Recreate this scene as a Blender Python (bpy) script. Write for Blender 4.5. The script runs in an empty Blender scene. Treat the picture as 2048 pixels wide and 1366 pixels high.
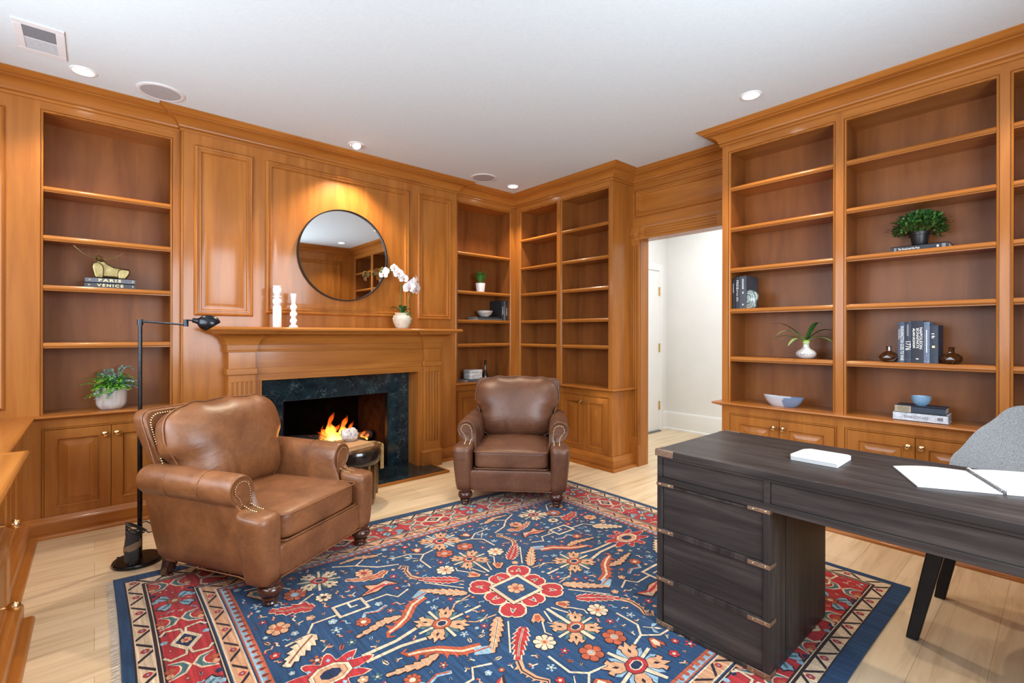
import bpy, bmesh, math, random
from mathutils import Vector, Matrix, Euler
random.seed(7)
PI = math.pi
SC = bpy.context.scene
COL = SC.collection
V = Vector

# ------------------------------------------------------------------ materials
def nt(name):
    m = bpy.data.materials.new(name)
    m.use_nodes = True
    n = m.node_tree
    b = n.nodes['Principled BSDF']
    return m, n, b

def setp(b, **k):
    names = {'rough': 'Roughness', 'metal': 'Metallic', 'spec': 'Specular IOR Level', 'coat': 'Coat Weight',
             'coatr': 'Coat Roughness', 'trans': 'Transmission Weight', 'ior': 'IOR', 'sheen': 'Sheen Weight',
             'sss': 'Subsurface Weight'}
    for a, v in k.items():
        b.inputs[names[a]].default_value = v

def mixc(n, fac, c1, c2):
    x = n.nodes.new('ShaderNodeMix'); x.data_type = 'RGBA'
    if fac is not None: n.links.new(fac, x.inputs[0])
    for i, c in ((6, c1), (7, c2)):
        if isinstance(c, (tuple, list)): x.inputs[i].default_value = (*c[:3], 1)
        else: n.links.new(c, x.inputs[i])
    return x

def coords(n, scale, rot=(0, 0, 0)):
    t = n.nodes.new('ShaderNodeTexCoord'); mp = n.nodes.new('ShaderNodeMapping')
    mp.inputs['Scale'].default_value = scale; mp.inputs['Rotation'].default_value = rot
    n.links.new(t.outputs['Object'], mp.inputs['Vector'])
    return mp.outputs['Vector']

def noise(n, vec, scale=1.0, detail=4.0, rough=.55, dist=0.0):
    x = n.nodes.new('ShaderNodeTexNoise')
    x.inputs['Scale'].default_value = scale; x.inputs['Detail'].default_value = detail
    x.inputs['Roughness'].default_value = rough; x.inputs['Distortion'].default_value = dist
    n.links.new(vec, x.inputs['Vector'])
    return x.outputs['Fac']

def ramp(n, fac, stops):
    r = n.nodes.new('ShaderNodeValToRGB')
    e = r.color_ramp.elements
    while len(e) < len(stops): e.new(.5)
    for q, (p, c) in zip(e, stops):
        q.position = p; q.color = (*c[:3], 1) if len(c) < 4 else c
    n.links.new(fac, r.inputs['Fac'])
    return r.outputs['Color']

def bump(n, b, h, s=.1, d=.002):
    x = n.nodes.new('ShaderNodeBump'); x.inputs['Strength'].default_value = s; x.inputs['Distance'].default_value = d
    n.links.new(h, x.inputs['Height']); n.links.new(x.outputs['Normal'], b.inputs['Normal'])

def plain(name, c, rough=.5, metal=0.0, var=.12, vs=30, **k):
    m, n, b = nt(name)
    setp(b, rough=rough, metal=metal, **k)
    f = noise(n, coords(n, (vs, vs, vs)))
    d = tuple(max(0, v * (1 - var)) for v in c); l = tuple(min(1, v * (1 + var)) for v in c)
    n.links.new(ramp(n, f, [(.3, d), (.7, l)]), b.inputs['Base Color'])
    return m

def wood(name, scale, dark, mid, light, rough=.36, coat=.38, vein=.35):
    m, n, b = nt(name)
    setp(b, rough=rough, coat=coat, coatr=.13, spec=.18)
    v = coords(n, scale)
    f = noise(n, v, 1.0, 6, .6, .6)
    big = noise(n, coords(n, tuple(s * .22 for s in scale)), 1.0, 3, .5, .3)
    base = ramp(n, f, [(.25, dark), (.5, mid), (.78, light)])
    g = ramp(n, big, [(.3, (.90, .89, .88)), (.7, (1.06, 1.05, 1.03))])
    x = mixc(n, None, base, g); x.blend_type = 'MULTIPLY'; x.inputs[0].default_value = 1
    fine = noise(n, coords(n, tuple(s * 7 for s in scale)), 1.0, 3, .7)
    y = mixc(n, None, x.outputs[2], ramp(n, fine, [(.25, (.86, .84, .82)), (.6, (1, 1, 1))])); y.blend_type = 'MULTIPLY'
    y.inputs[0].default_value = vein
    n.links.new(y.outputs[2], b.inputs['Base Color'])
    bump(n, b, fine, .05, .0006)
    return m

WD, WM, WL = (.275, .089, .0145), (.372, .131, .0225), (.455, .178, .035)
WXY = None
W = {'z': wood('maple_upright_grain', (14, 14, 1.1), WD, WM, WL),
     'x': wood('maple_grain_along_x', (1.1, 14, 14), WD, WM, WL),
     'y': wood('maple_grain_along_y', (14, 1.1, 14), WD, WM, WL)}
WXY = [W['x'], W['y']]
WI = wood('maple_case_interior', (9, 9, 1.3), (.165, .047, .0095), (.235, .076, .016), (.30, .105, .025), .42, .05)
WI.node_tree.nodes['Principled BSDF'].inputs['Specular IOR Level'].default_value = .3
DK, DM, DL = (.014, .0118, .0120), (.034, .0285, .028), (.070, .060, .056)
DW = {'z': wood('ebonised_oak_upright', (26, 26, 1.6), DK, DM, DL, .42, .06, .9),
      'y': wood('ebonised_oak_long', (26, 1.6, 26), DK, DM, DL, .42, .06, .9)}

def leather(name, c, c2):
    m, n, b = nt(name)
    setp(b, rough=.40, coat=.10, coatr=.3)
    f = noise(n, coords(n, (5, 5, 5)), 1, 6, .62, .6)
    col = ramp(n, f, [(.30, c), (.52, tuple((a + q) / 2 for a, q in zip(c, c2))), (.70, c2)])
    sp = noise(n, coords(n, (60, 60, 60)), 1, 4, .65)
    x = mixc(n, None, col, ramp(n, sp, [(.3, (.86, .84, .83)), (.65, (1.04, 1.04, 1.04))])); x.blend_type = 'MULTIPLY'
    x.inputs[0].default_value = 1
    n.links.new(x.outputs[2], b.inputs['Base Color'])
    rr = n.nodes.new('ShaderNodeMapRange'); rr.inputs['To Min'].default_value = .32; rr.inputs['To Max'].default_value = .5
    n.links.new(f, rr.inputs['Value']); n.links.new(rr.outputs['Result'], b.inputs['Roughness'])
    vo = n.nodes.new('ShaderNodeTexVoronoi'); vo.inputs['Scale'].default_value = 330
    n.links.new(coords(n, (1, 1, 1)), vo.inputs['Vector'])
    wr = noise(n, coords(n, (7, 7, 15)), 1, 4, .5, 1.2)
    ad = n.nodes.new('ShaderNodeMath'); ad.operation = 'MULTIPLY_ADD'; ad.inputs[1].default_value = .10
    n.links.new(vo.outputs['Distance'], ad.inputs[0]); n.links.new(wr, ad.inputs[2])
    bump(n, b, ad.outputs[0], .30, .010)
    return m

LEATHER = leather('worn_brown_leather', (.135, .049, .018), (.285, .112, .040))
LEATHER_SHADED = leather('shaded_brown_leather', (.085, .034, .018), (.165, .068, .034))  # darker copy of the leather: the far chair's shade put into its colour

def marble():
    m, n, b = nt('dark_green_marble')
    setp(b, rough=.12, coat=.2)
    v = coords(n, (1, 1, 1))
    f = noise(n, v, 5, 6, .6, 1.5)
    base = ramp(n, f, [(.3, (.004, .009, .012)), (.6, (.011, .027, .034)), (.8, (.034, .060, .066))])
    vo = n.nodes.new('ShaderNodeTexVoronoi'); vo.feature = 'DISTANCE_TO_EDGE'; vo.inputs['Scale'].default_value = 15
    dn = n.nodes.new('ShaderNodeTexNoise'); dn.inputs['Scale'].default_value = 7; dn.inputs['Detail'].default_value = 4
    n.links.new(v, dn.inputs['Vector'])
    mx = mixc(n, None, v, dn.outputs['Color']); mx.inputs[0].default_value = .28
    n.links.new(mx.outputs[2], vo.inputs['Vector'])
    mask = noise(n, v, 9, 3, .6)
    vein = ramp(n, vo.outputs['Distance'], [(.0, (1, 1, 1)), (.028, (0, 0, 0))])
    mm = n.nodes.new('ShaderNodeMath'); mm.operation = 'MULTIPLY'
    n.links.new(vein, mm.inputs[0]); n.links.new(ramp(n, mask, [(.42, (0, 0, 0)), (.66, (.75, .75, .75))]), mm.inputs[1])
    x = mixc(n, mm.outputs[0], base, (.17, .23, .24))
    n.links.new(x.outputs[2], b.inputs['Base Color'])
    return m
MARBLE = marble()

def floor_mat():
    m, n, b = nt('pale_oak_planks')
    setp(b, rough=.38, coat=.08)
    v = coords(n, (1, 1, 1))
    br = n.nodes.new('ShaderNodeTexBrick')
    br.offset = .37; br.inputs['Scale'].default_value = 1.0
    br.inputs['Brick Width'].default_value = 1.9; br.inputs['Row Height'].default_value = .19
    br.inputs['Mortar Size'].default_value = .0011; br.inputs['Mortar Smooth'].default_value = .2
    br.inputs['Color1'].default_value = (.70, .545, .355, 1); br.inputs['Color2'].default_value = (.78, .63, .43, 1)
    br.inputs['Mortar'].default_value = (.45, .32, .19, 1)
    n.links.new(v, br.inputs['Vector'])
    g = noise(n, coords(n, (1.3, 17, 1)), 1, 6, .62, .8)
    x = mixc(n, None, br.outputs['Color'], ramp(n, g, [(.28, (.72, .66, .58)), (.5, (.98, .97, .95)), (.75, (1.1, 1.1, 1.1))]))
    x.blend_type = 'MULTIPLY'; x.inputs[0].default_value = 1
    k = noise(n, coords(n, (2.2, 10, 1)), 1, 2, .5, .4)
    y = mixc(n, None, x.outputs[2], ramp(n, k, [(.19, (.42, .33, .24)), (.245, (1, 1, 1))])); y.blend_type = 'MULTIPLY'
    y.inputs[0].default_value = .8
    n.links.new(y.outputs[2], b.inputs['Base Color'])
    bump(n, b, br.outputs['Fac'], .15, .001)
    return m
FLOOR = floor_mat()

def ceil_mat():
    m, n, b = nt('white_ceiling_plaster')
    setp(b, rough=.85, spec=.2)
    n.links.new(ramp(n, noise(n, coords(n, (60, 60, 60)), 1, 3), [(.3, (.64, .71, .74)), (.7, (.67, .745, .775))]), b.inputs['Base Color'])
    bump(n, b, noise(n, coords(n, (130, 130, 130)), 1, 3), .25, .002)
    return m
CEIL = ceil_mat()
WHITEWALL = plain('white_wall_paint', (.80, .79, .77), .6, 0, .02, 4)
WHITETRIM = plain('white_gloss_trim', (.84, .84, .83), .3, 0, .02, 4)
BRASS = plain('polished_brass', (.80, .58, .28), .18, 1, .06)
BRASS2 = plain('aged_brass_nail', (.62, .44, .22), .3, 1, .15, 200)
BRONZE = plain('brown_bronze_bracket', (.30, .205, .145), .38, .8, .2, 60)
BLACKM = plain('black_metal', (.012, .012, .014), .35, .6, .2)
DARKM = plain('blackened_bronze', (.030, .033, .038), .28, .85, .25, 50)
LEGWOOD = plain('dark_mahogany', (.055, .018, .010), .22, 0, .3, 40, coat=.4)
WHITEC = plain('white_stone', (.86, .85, .83), .35, 0, .05, 25)
WHITEP = plain('white_paper', (.47, .47, .47), .75, 0, .02, 20)
PAGES = plain('cream_page_edges', (.66, .60, .50), .8, 0, .10, 150)
CREAMC = plain('cream_ribbed_ceramic', (.66, .58, .46), .6, 0, .12, 40)
PLASTICW = plain('white_metal_grille', (.72, .72, .73), .5, 0, .03)
GRILLE = plain('grey_speaker_mesh', (.40, .40, .41), .7, 0, .2, 400)
VENTD = plain('grey_vent_slats', (.16, .16, .17), .6, 0, .1, 60)
VENTL = plain('light_grey_vent_slats', (.42, .42, .43), .6, 0, .1, 60)
BLACKP = plain('black_plastic', (.013, .013, .014), .4, 0, .2)
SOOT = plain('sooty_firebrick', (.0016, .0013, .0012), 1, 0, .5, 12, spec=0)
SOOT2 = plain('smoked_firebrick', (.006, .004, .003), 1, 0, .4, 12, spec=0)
SOOT_LIT = plain('firelit_side_firebrick', (.014, .007, .004), 1, 0, .4, 14, spec=0)  # right firebox wall coloured lighter and browner for the fire's glow
CHAR = plain('charred_log', (.012, .009, .008), .85, 0, .6, 25)

def emit(name, c, s):
    m = bpy.data.materials.new(name); m.use_nodes = True
    n = m.node_tree; n.nodes.remove(n.nodes['Principled BSDF'])
    e = n.nodes.new('ShaderNodeEmission'); e.inputs[0].default_value = (*c, 1); e.inputs[1].default_value = s
    n.links.new(e.outputs[0], n.nodes['Material Output'].inputs[0])
    return m

# ------------------------------------------------------------------ mesh builder
class MB:
    def __init__(s): s.v = []; s.f = []; s.m = []; s.c = 0
    def add(s, vs, fs, mi=None):
        o = len(s.v); s.v += [tuple(p) for p in vs]
        for f in fs:
            s.f.append([i + o for i in f]); s.m.append(s.c if mi is None else mi)
    def box(s, a, b):
        x0, y0, z0 = a; x1, y1, z1 = b
        s.add([(x0, y0, z0), (x1, y0, z0), (x1, y1, z0), (x0, y1, z0), (x0, y0, z1), (x1, y0, z1), (x1, y1, z1), (x0, y1, z1)],
              [(0, 3, 2, 1), (4, 5, 6, 7), (0, 1, 5, 4), (1, 2, 6, 5), (2, 3, 7, 6), (3, 0, 4, 7)])
    def loft(s, rings, close=True, cap=True):
        k = len(rings[0]); vs = [p for r in rings for p in r]; fs = []
        for i in range(len(rings) - 1):
            for j in range(k if close else k - 1):
                a = i * k + j; b = i * k + (j + 1) % k
                fs.append((a, b, b + k, a + k))
        if cap and close:
            fs.append(tuple(range(k - 1, -1, -1))); fs.append(tuple(range((len(rings) - 1) * k, len(rings) * k)))
        s.add(vs, fs)
    def lathe(s, prof, M=Matrix(), seg=24, cap=True):
        rings = [[M @ V((r * math.cos(2 * PI * j / seg), r * math.sin(2 * PI * j / seg), z)) for j in range(seg)] for r, z in prof]
        s.loft(rings, True, cap)
    def tube(s, pts, r, seg=8, cap=True):
        pts = [V(p) for p in pts]; n = len(pts)
        rs = r if isinstance(r, (list, tuple)) else [r] * n
        rings = []; up = None
        for i, p in enumerate(pts):
            t = (pts[min(i + 1, n - 1)] - pts[max(i - 1, 0)])
            t = t.normalized() if t.length > 1e-9 else V((0, 0, 1))
            if up is None:
                up = t.orthogonal().normalized()
            else:
                up = (up - t * up.dot(t)); up = up.normalized() if up.length > 1e-6 else t.orthogonal().normalized()
            w = t.cross(up)
            rings.append([p + (up * math.cos(2 * PI * j / seg) + w * math.sin(2 * PI * j / seg)) * rs[i] for j in range(seg)])
        s.loft(rings, True, cap)
    def sq(s, c, h, n=5, M=None, fn=None, N=12):
        """rounded superquadric block: centre, half sizes, exponent"""
        for ax in range(3):
            for sg in (-1, 1):
                vs = []; fs = []
                for i in range(N + 1):
                    for j in range(N + 1):
                        p = [0, 0, 0]
                        p[ax] = sg
                        p[(ax + 1) % 3] = math.sin((i / N * 2 - 1) * PI / 2 * .999)
                        p[(ax + 2) % 3] = math.sin((j / N * 2 - 1) * PI / 2 * .999)
                        q = V(p); l = sum(abs(t) ** n for t in q) ** (1 / n); q = q / l
                        if fn: q = fn(q)
                        q = V((q.x * h[0], q.y * h[1], q.z * h[2]))
                        if M: q = M @ q
                        vs.append(q + V(c))
                for i in range(N):
                    for j in range(N):
                        a = i * (N + 1) + j
                        fs.append((a, a + 1, a + N + 2, a + N + 1) if sg > 0 else (a, a + N + 1, a + N + 2, a + 1))
                s.add(vs, fs)
    def ball(s, c, r, seg=10, rings=6, sc=(1, 1, 1)):
        vs = [V(c) + V((0, 0, r * sc[2]))]; fs = []
        for i in range(1, rings):
            a = PI * i / rings
            for j in range(seg):
                b = 2 * PI * j / seg
                vs.append(V(c) + V((r * sc[0] * math.sin(a) * math.cos(b), r * sc[1] * math.sin(a) * math.sin(b), r * sc[2] * math.cos(a))))
        vs.append(V(c) - V((0, 0, r * sc[2])))
        for j in range(seg):
            fs.append((0, 1 + j, 1 + (j + 1) % seg))
            for i in range(rings - 2):
                a = 1 + i * seg
                fs.append((a + j, a + seg + j, a + seg + (j + 1) % seg, a + (j + 1) % seg))
            a = 1 + (rings - 2) * seg
            fs.append((a + j, len(vs) - 1, a + (j + 1) % seg))
        s.add(vs, fs)
    def build(s, name, mat, parent=None, world=False, bevel=0, smooth=35, sub=0, weld=False, loc=None, rot=None):
        me = bpy.data.meshes.new(name)
        me.from_pydata([tuple(p) for p in s.v], [], s.f)
        mats = mat if isinstance(mat, (list, tuple)) else [mat]
        for m in mats: me.materials.append(m)
        if len(mats) > 1:
            for p, i in zip(me.polygons, s.m): p.material_index = min(i, len(mats) - 1)
        bm = bmesh.new(); bm.from_mesh(me)
        if weld: bmesh.ops.remove_doubles(bm, verts=bm.verts, dist=1e-5)
        bmesh.ops.recalc_face_normals(bm, faces=bm.faces)
        bm.to_mesh(me); bm.free()
        if smooth:
            for p in me.polygons: p.use_smooth = True
            me.set_sharp_from_angle(angle=math.radians(smooth))
        o = bpy.data.objects.new(name, me); COL.objects.link(o)
        if loc is not None: o.location = loc
        if rot is not None: o.rotation_euler = rot
        if parent is not None:
            o.parent = parent
            if world: o.matrix_parent_inverse = mw(parent).inverted()
        if bevel:
            b = o.modifiers.new('bevel', 'BEVEL'); b.width = bevel; b.segments = 2; b.limit_method = 'ANGLE'; b.angle_limit = math.radians(40)
        if sub:
            b = o.modifiers.new('smooth', 'SUBSURF'); b.levels = sub; b.render_levels = sub
        return o

def mw(o):
    m = Matrix.LocRotScale(o.location, o.rotation_euler, o.scale)
    if o.parent: m = mw(o.parent) @ o.matrix_parent_inverse @ m
    return m

def tag(o, label=None, cat=None, group=None, kind=None):
    if label: o['label'] = label
    if cat: o['category'] = cat
    if group: o['group'] = group
    if kind: o['kind'] = kind
    return o

def thing(name, label, cat, loc=(0, 0, 0), rz=0, group=None, kind=None):
    o = bpy.data.objects.new(name, None); COL.objects.link(o)
    o.location = loc; o.rotation_euler = (0, 0, rz); o.empty_display_size = .05
    return tag(o, label, cat, group, kind)

def dup(root, loc, rz, label):
    r = root.copy(); COL.objects.link(r); r.location = loc; r.rotation_euler = (0, 0, rz); r['label'] = label
    for ch in list(root.children):
        c = ch.copy(); COL.objects.link(c); c.parent = r
        for g in list(ch.children):
            d = g.copy(); COL.objects.link(d); d.parent = c
    return r

class PL:
    """a vertical plane with its own u (along), v (up), h (out into the room)"""
    def __init__(s, o, u, n): s.o = V(o); s.u = V(u); s.v = V((0, 0, 1)); s.n = V(n)
    def p(s, u, v, h=0): return s.o + s.u * u + s.v * v + s.n * h

def slab(mb, pl, u0, u1, v0, v1, h0, h1):
    q = [pl.p(u, v, h) for h in (h0, h1) for (u, v) in ((u0, v0), (u1, v0), (u1, v1), (u0, v1))]
    mb.add(q, [(0, 3, 2, 1), (4, 5, 6, 7), (0, 1, 5, 4), (1, 2, 6, 5), (2, 3, 7, 6), (3, 0, 4, 7)])

def rings(mb, pl, u0, u1, v0, v1, prof, cap=False, openb=False):
    """mitred moulding round a rectangle: prof = (inset, height)"""
    R_ = []
    for d, h in prof:
        vb = v0 if openb else v0 + d
        R_.append([pl.p(u0 + d, vb, h), pl.p(u1 - d, vb, h), pl.p(u1 - d, v1 - d, h), pl.p(u0 + d, v1 - d, h)])
    vs = [p for r in R_ for p in r]; fs = []
    for i in range(len(R_) - 1):
        for j in range(1 if openb else 0, 4):
            a = i * 4 + j; b = i * 4 + (j + 1) % 4
            fs.append((a, b, b + 4, a + 4))
    if cap: fs.append(tuple(range(len(vs) - 4, len(vs))))
    mb.add(vs, fs)

def sweep(mb, path, prof, closed=False):
    """moulding swept along a floor-plan path with mitres; room side is right of travel; prof = (out, z)"""
    P = [V((p[0], p[1])) for p in path]; n = len(P)
    def nrm(a, b):
        d = (b - a).normalized(); return V((d.y, -d.x))
    rs = []
    for i in range(n):
        if closed: n0 = nrm(P[i - 1], P[i]); n1 = nrm(P[i], P[(i + 1) % n])
        else:
            n1 = nrm(P[i], P[i + 1]) if i < n - 1 else None
            n0 = nrm(P[i - 1], P[i]) if i > 0 else n1
            if n1 is None: n1 = n0
        m = (n0 + n1); m = m / max(1e-6, (1 + n0.dot(n1)))
        rs.append([(P[i].x + m.x * o, P[i].y + m.y * o, z) for o, z in prof])
    k = len(prof); vs = [p for r in rs for p in r]; fs = []; mi_ = []
    for i in range(n if closed else n - 1):
        for j in range(k - 1):
            a = i * k + j; b = ((i + 1) % n) * k + j
            fs.append((a, a + 1, b + 1, b))
            q_ = P[(i + 1) % n] - P[i]; mi_.append(0 if abs(q_.x) >= abs(q_.y) else 1)
    if not closed:
        fs.append(tuple(range(k))); fs.append(tuple(range((n - 1) * k, n * k))[::-1]); mi_ += [0, 0]
    c0 = len(mb.m); mb.add(vs, fs)
    for i, q_ in enumerate(mi_): mb.m[c0 + i] = q_

def text_mb(mb, s, size, M, sx=1.0, bold=0.0, space=1.0):
    cu = bpy.data.curves.new('t', 'FONT'); cu.body = s; cu.size = size; cu.align_x = 'CENTER'; cu.align_y = 'CENTER'
    cu.resolution_u = 2; cu.offset = bold; cu.space_character = space
    o = bpy.data.objects.new('t', cu); COL.objects.link(o)
    dg = bpy.context.evaluated_depsgraph_get()
    me = bpy.data.meshes.new_from_object(o.evaluated_get(dg))
    S = Matrix.Diagonal((sx, 1, 1, 1))
    mb.add([M @ (S @ v.co) for v in me.vertices], [list(p.vertices) for p in me.polygons])
    bpy.data.objects.remove(o); bpy.data.curves.remove(cu); bpy.data.meshes.remove(me)

# ------------------------------------------------------------------ measured layout (metres)
YF, YB, XF, XD = 4.046, 4.000, 3.541, 3.853       # fireplace-wall cases, chimney breast, right-wall cases, door wall
CH = 2.743                                        # ceiling
YE, YG, YBK, XLW = 2.702, 1.695, -.54, -.95       # corner case end, big case end, back wall, left wall
XA, XB, YBU = -.322, -.262, 2.84                  # left base cabinets: plain run, deeper run, where it starts
PF = PL((0, YF, 0), (1, 0, 0), (0, -1, 0))
PB = PL((0, YB, 0), (1, 0, 0), (0, -1, 0))
PR = PL((XF, 0, 0), (0, 1, 0), (-1, 0, 0))
PD = PL((XD, 0, 0), (0, 1, 0), (-1, 0, 0))
PA = PL((XA, 0, 0), (0, 1, 0), (1, 0, 0))
PBU = PL((XB, 0, 0), (0, 1, 0), (1, 0, 0))
# ================================================================== SETTING
def struct(name, mb, mat, **k):
    o = mb.build(name, mat, **k); o['kind'] = 'structure'; return o
def sgroup(name, loc=(0, 0, 0)):
    o = bpy.data.objects.new(name, None); COL.objects.link(o); o.location = loc; o['kind'] = 'structure'; return o

m = MB(); m.box((-1.1, -.7, -.1), (6.2, 4.9, 0)); struct('floor', m, FLOOR)
m = MB(); m.box((-1.1, -.7, CH), (6.2, 4.9, CH + .1)); struct('ceiling', m, CEIL)
# fireplace wall (hidden behind the cases, with the hole for the firebox)
m = MB()
m.box((-1.1, 4.37, 0), (1.0, 4.47, CH)); m.box((2.2, 4.37, 0), (3.98, 4.47, CH)); m.box((1.0, 4.37, .78), (2.2, 4.47, CH))
struct('wall_fireplace', m, W['z'])
# panelled strip left of the fireplace-side case
m = MB(); slab(m, PF, XLW, -.315, .70, 2.66, -.02, 0); w = struct('wall_panel_left', m, W['z'])
PANEL = [(0, 0), (0, .012), (.004, .018), (.012, .023), (.020, .021), (.023, .014), (.031, .013), (.034, .018), (.040, .018), (.044, .010), (.047, .0015), (.053, .0015), (.084, .010), (.086, .0105)]
m = MB(); rings(m, PF, -.86, -.396, .785, 2.545, PANEL, True); m.build('raised_panel', W['z'], w, True)
# right wall with the doorway
m = MB()
m.box((XD, YBK - .1, 0), (XD + .12, 1.81, CH)); m.box((XD, 2.637, 0), (XD + .12, 4.47, CH)); m.box((XD, 1.81, 2.133), (XD + .12, 2.637, CH))
struct('wall_right', m, [WHITEWALL])
m = MB()
slab(m, PD, 1.70, 2.702, 2.235, 2.66, 0, .004); slab(m, PD, 2.62, 2.702, 0, 2.235, 0, .004); w = struct('wall_panel_door', m, W['y'])
m = MB(); rings(m, PD, 1.735, 2.665, 2.325, 2.575, PANEL, True); m.build('raised_panel', W['y'], w, True)

def fluted(mb, pl, u0, u1, v0, v1, h0, h1, n, a0, a1, along='v', gap=.42, side=.17):
    """board with n grooves between a0 and a1"""
    hb = h1 - .009
    slab(mb, pl, u0, u1, v0, v1, h0, hb)
    def s(a, b, c, d):
        if along == 'v': slab(mb, pl, a, b, c, d, hb, h1)
        else: slab(mb, pl, c, d, a, b, hb, h1)
    p0, p1, q0, q1 = (u0, u1, v0, v1) if along == 'v' else (v0, v1, u0, u1)
    s(p0, p1, q0, a0); s(p0, p1, a1, q1)
    w_ = p1 - p0; L, R_ = p0 + side * w_, p1 - side * w_
    pitch = (R_ - L) / (n - 1 + gap * 1.0); g = pitch * gap
    cur = p0
    for i in range(n):
        x = L + i * pitch
        s(cur, x, a0, a1); cur = x + g
    s(cur, p1, a0, a1)

# door casing
t = sgroup('trim_door_casing', (XD, 2.2, 0))
for a, b in ((2.617, 2.745), (1.702, 1.830)):
    m = MB(); fluted(m, PD, a, b, .20, 2.105, .004, .026, 4, .27, 2.06); m.build('fluted_casing', W['z'], t, True, bevel=.0012)
    m = MB(); slab(m, PD, a - .002, b + .002, 0, .20, .004, .034); m.build('plinth_block', W['z'], t, True, bevel=.004)
    m = MB(); slab(m, PD, a - .003, b + .003, 2.105, 2.236, .004, .030)
    c = PD.p((a + b) / 2, 2.17, .030); M_ = Matrix.Translation(c) @ Matrix.Rotation(-PI / 2, 4, 'Y')
    m.lathe([(.046, 0), (.046, .004), (.042, .006), (.038, .003), (.032, .003), (.028, .008), (.022, .009), (.018, .004), (.012, .004), (.009, .008), (.001, .009)], M_, 28)
    m.build('rosette_block', W['y'], t, True)
m = MB(); fluted(m, PD, 1.833, 2.614, 2.112, 2.228, .004, .024, 4, 1.88, 2.565, 'u'); m.build('fluted_header', W['y'], t, True, bevel=.0012)
m = MB()
m.box((XD - .010, 2.617, 0), (XD + .125, 2.637, 2.133)); m.box((XD - .010, 1.81, 0), (XD + .125, 1.83, 2.133)); m.box((XD - .010, 1.83, 2.113), (XD + .125, 2.617, 2.133))
m.build('door_jamb', W['z'], t, True)

# left wall and back wall with windows
LW0, LW1, LZ0, LZ1 = .35, 3.35, .92, 2.36
m = MB()
m.box((XLW - .12, YBK - .1, 0), (XLW, LW0, CH)); m.box((XLW - .12, LW1, 0), (XLW, 4.47, CH))
m.box((XLW - .12, LW0, 0), (XLW, LW1, LZ0)); m.box((XLW - .12, LW0, LZ1), (XLW, LW1, CH))
struct('wall_left', m, W['z'])
BW0, BW1, BZ0, BZ1 = .55, 2.30, .80, 2.34
m = MB()
m.box((XLW - .12, YBK - .1, 0), (BW0, YBK, CH)); m.box((BW1, YBK - .1, 0), (3.98, YBK, CH))
m.box((BW0, YBK - .1, 0), (BW1, YBK, BZ0)); m.box((BW0, YBK - .1, BZ1), (BW1, YBK, CH))
w = struct('wall_back', m, W['z'])
PK = PL((0, YBK, 0), (1, 0, 0), (0, 1, 0))
m = MB(); rings(m, PK, 2.56, 3.30, .85, 2.50, PANEL, True); m.build('raised_panel', W['z'], w, True)
GLASS, n_, b_ = nt('window_glass'); setp(b_, rough=0, trans=1, ior=1.0); b_.inputs['Base Color'].default_value = (.95, .97, 1, 1)
def window(name, pl, a0, a1, z0, z1, nu):
    t = sgroup(name, pl.p((a0 + a1) / 2, z0, 0))
    m = MB(); rings(m, pl, a0 - .10, a1 + .10, z0 - .10, z1 + .10, [(0, 0), (0, .014), (.02, .022), (.06, .016), (.09, .020), (.10, .016), (.10, -.10)])
    m.build('window_casing', W['z'], t, True)
    m = MB(); k = (a1 - a0) / nu
    for i in range(nu):
        rings(m, pl, a0 + i * k, a0 + (i + 1) * k, z0, z1, [(0, -.05), (.045, -.05), (.045, -.09), (0, -.09)])
        slab(m, pl, a0 + i * k + .045, a0 + (i + 1) * k - .045, (z0 + z1) / 2 - .015, (z0 + z1) / 2 + .015, -.085, -.055)
    m.build('window_sash', WHITETRIM, t, True)
    m = MB(); slab(m, pl, a0 + .02, a1 - .02, z0 + .02, z1 - .02, -.072, -.068); m.build('window_pane', GLASS, t, True)
PLW = PL((XLW, 0, 0), (0, 1, 0), (1, 0, 0))
window('window_1', PLW, LW0, LW1, LZ0, LZ1, 3)
window('window_2', PK, BW0, BW1, BZ0, BZ1, 2)

# crown moulding round the whole room
CROWN = [(0, 2.628), (.012, 2.628), (.016, 2.634), (.016, 2.642), (.011, 2.647), (.020, 2.651), (.024, 2.658), (.024, 2.664), (.034, 2.680), (.050, 2.693),
         (.072, 2.703), (.092, 2.707), (.092, 2.713), (.101, 2.715), (.112, 2.720), (.120, 2.728), (.131, 2.733), (.1376, 2.738), (.1376, CH), (0, CH)]
path = [(XLW, YF), (.455, YF), (.455, YB), (2.722, YB), (2.722, YF), (XF, YF), (XF, YE), (XD, YE), (XD, YG), (XF, YG), (XF, YBK), (XLW, YBK)]
m = MB(); sweep(m, path, CROWN, True); struct('trim_crown', m, WXY, smooth=30)

# plinth (baseboard) of the built-ins
PLINTH = [(0, .118), (.010, .118), (.016, .112), (.020, .104), (.030, .098), (.036, .090), (.038, .082), (.038, .024), (.060, .022), (.066, .016), (.070, .008), (.070, 0), (0, 0)]
def plinth(name, path, g):
    m = MB(); sweep(m, path, PLINTH); o = struct(name, m, W[g], smooth=30)
m = MB(); sweep(m, [(.455, YF), (XA, YF), (XA, YBU), (XB, YBU), (XB, .3)][::-1], [(o, z) for o, z in PLINTH]); struct('baseboard_left', m, WXY, smooth=30)
m = MB(); sweep(m, [(2.463, YB), (2.722, YB), (2.722, YF), (XF, YF), (XF, YE), (XD, YE)], PLINTH); struct('baseboard_corner', m, WXY, smooth=30)
m = MB(); sweep(m, [(XD, YG), (XF, YG), (XF, YBK)], PLINTH); struct('baseboard_right', m, WXY, smooth=30)

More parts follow.
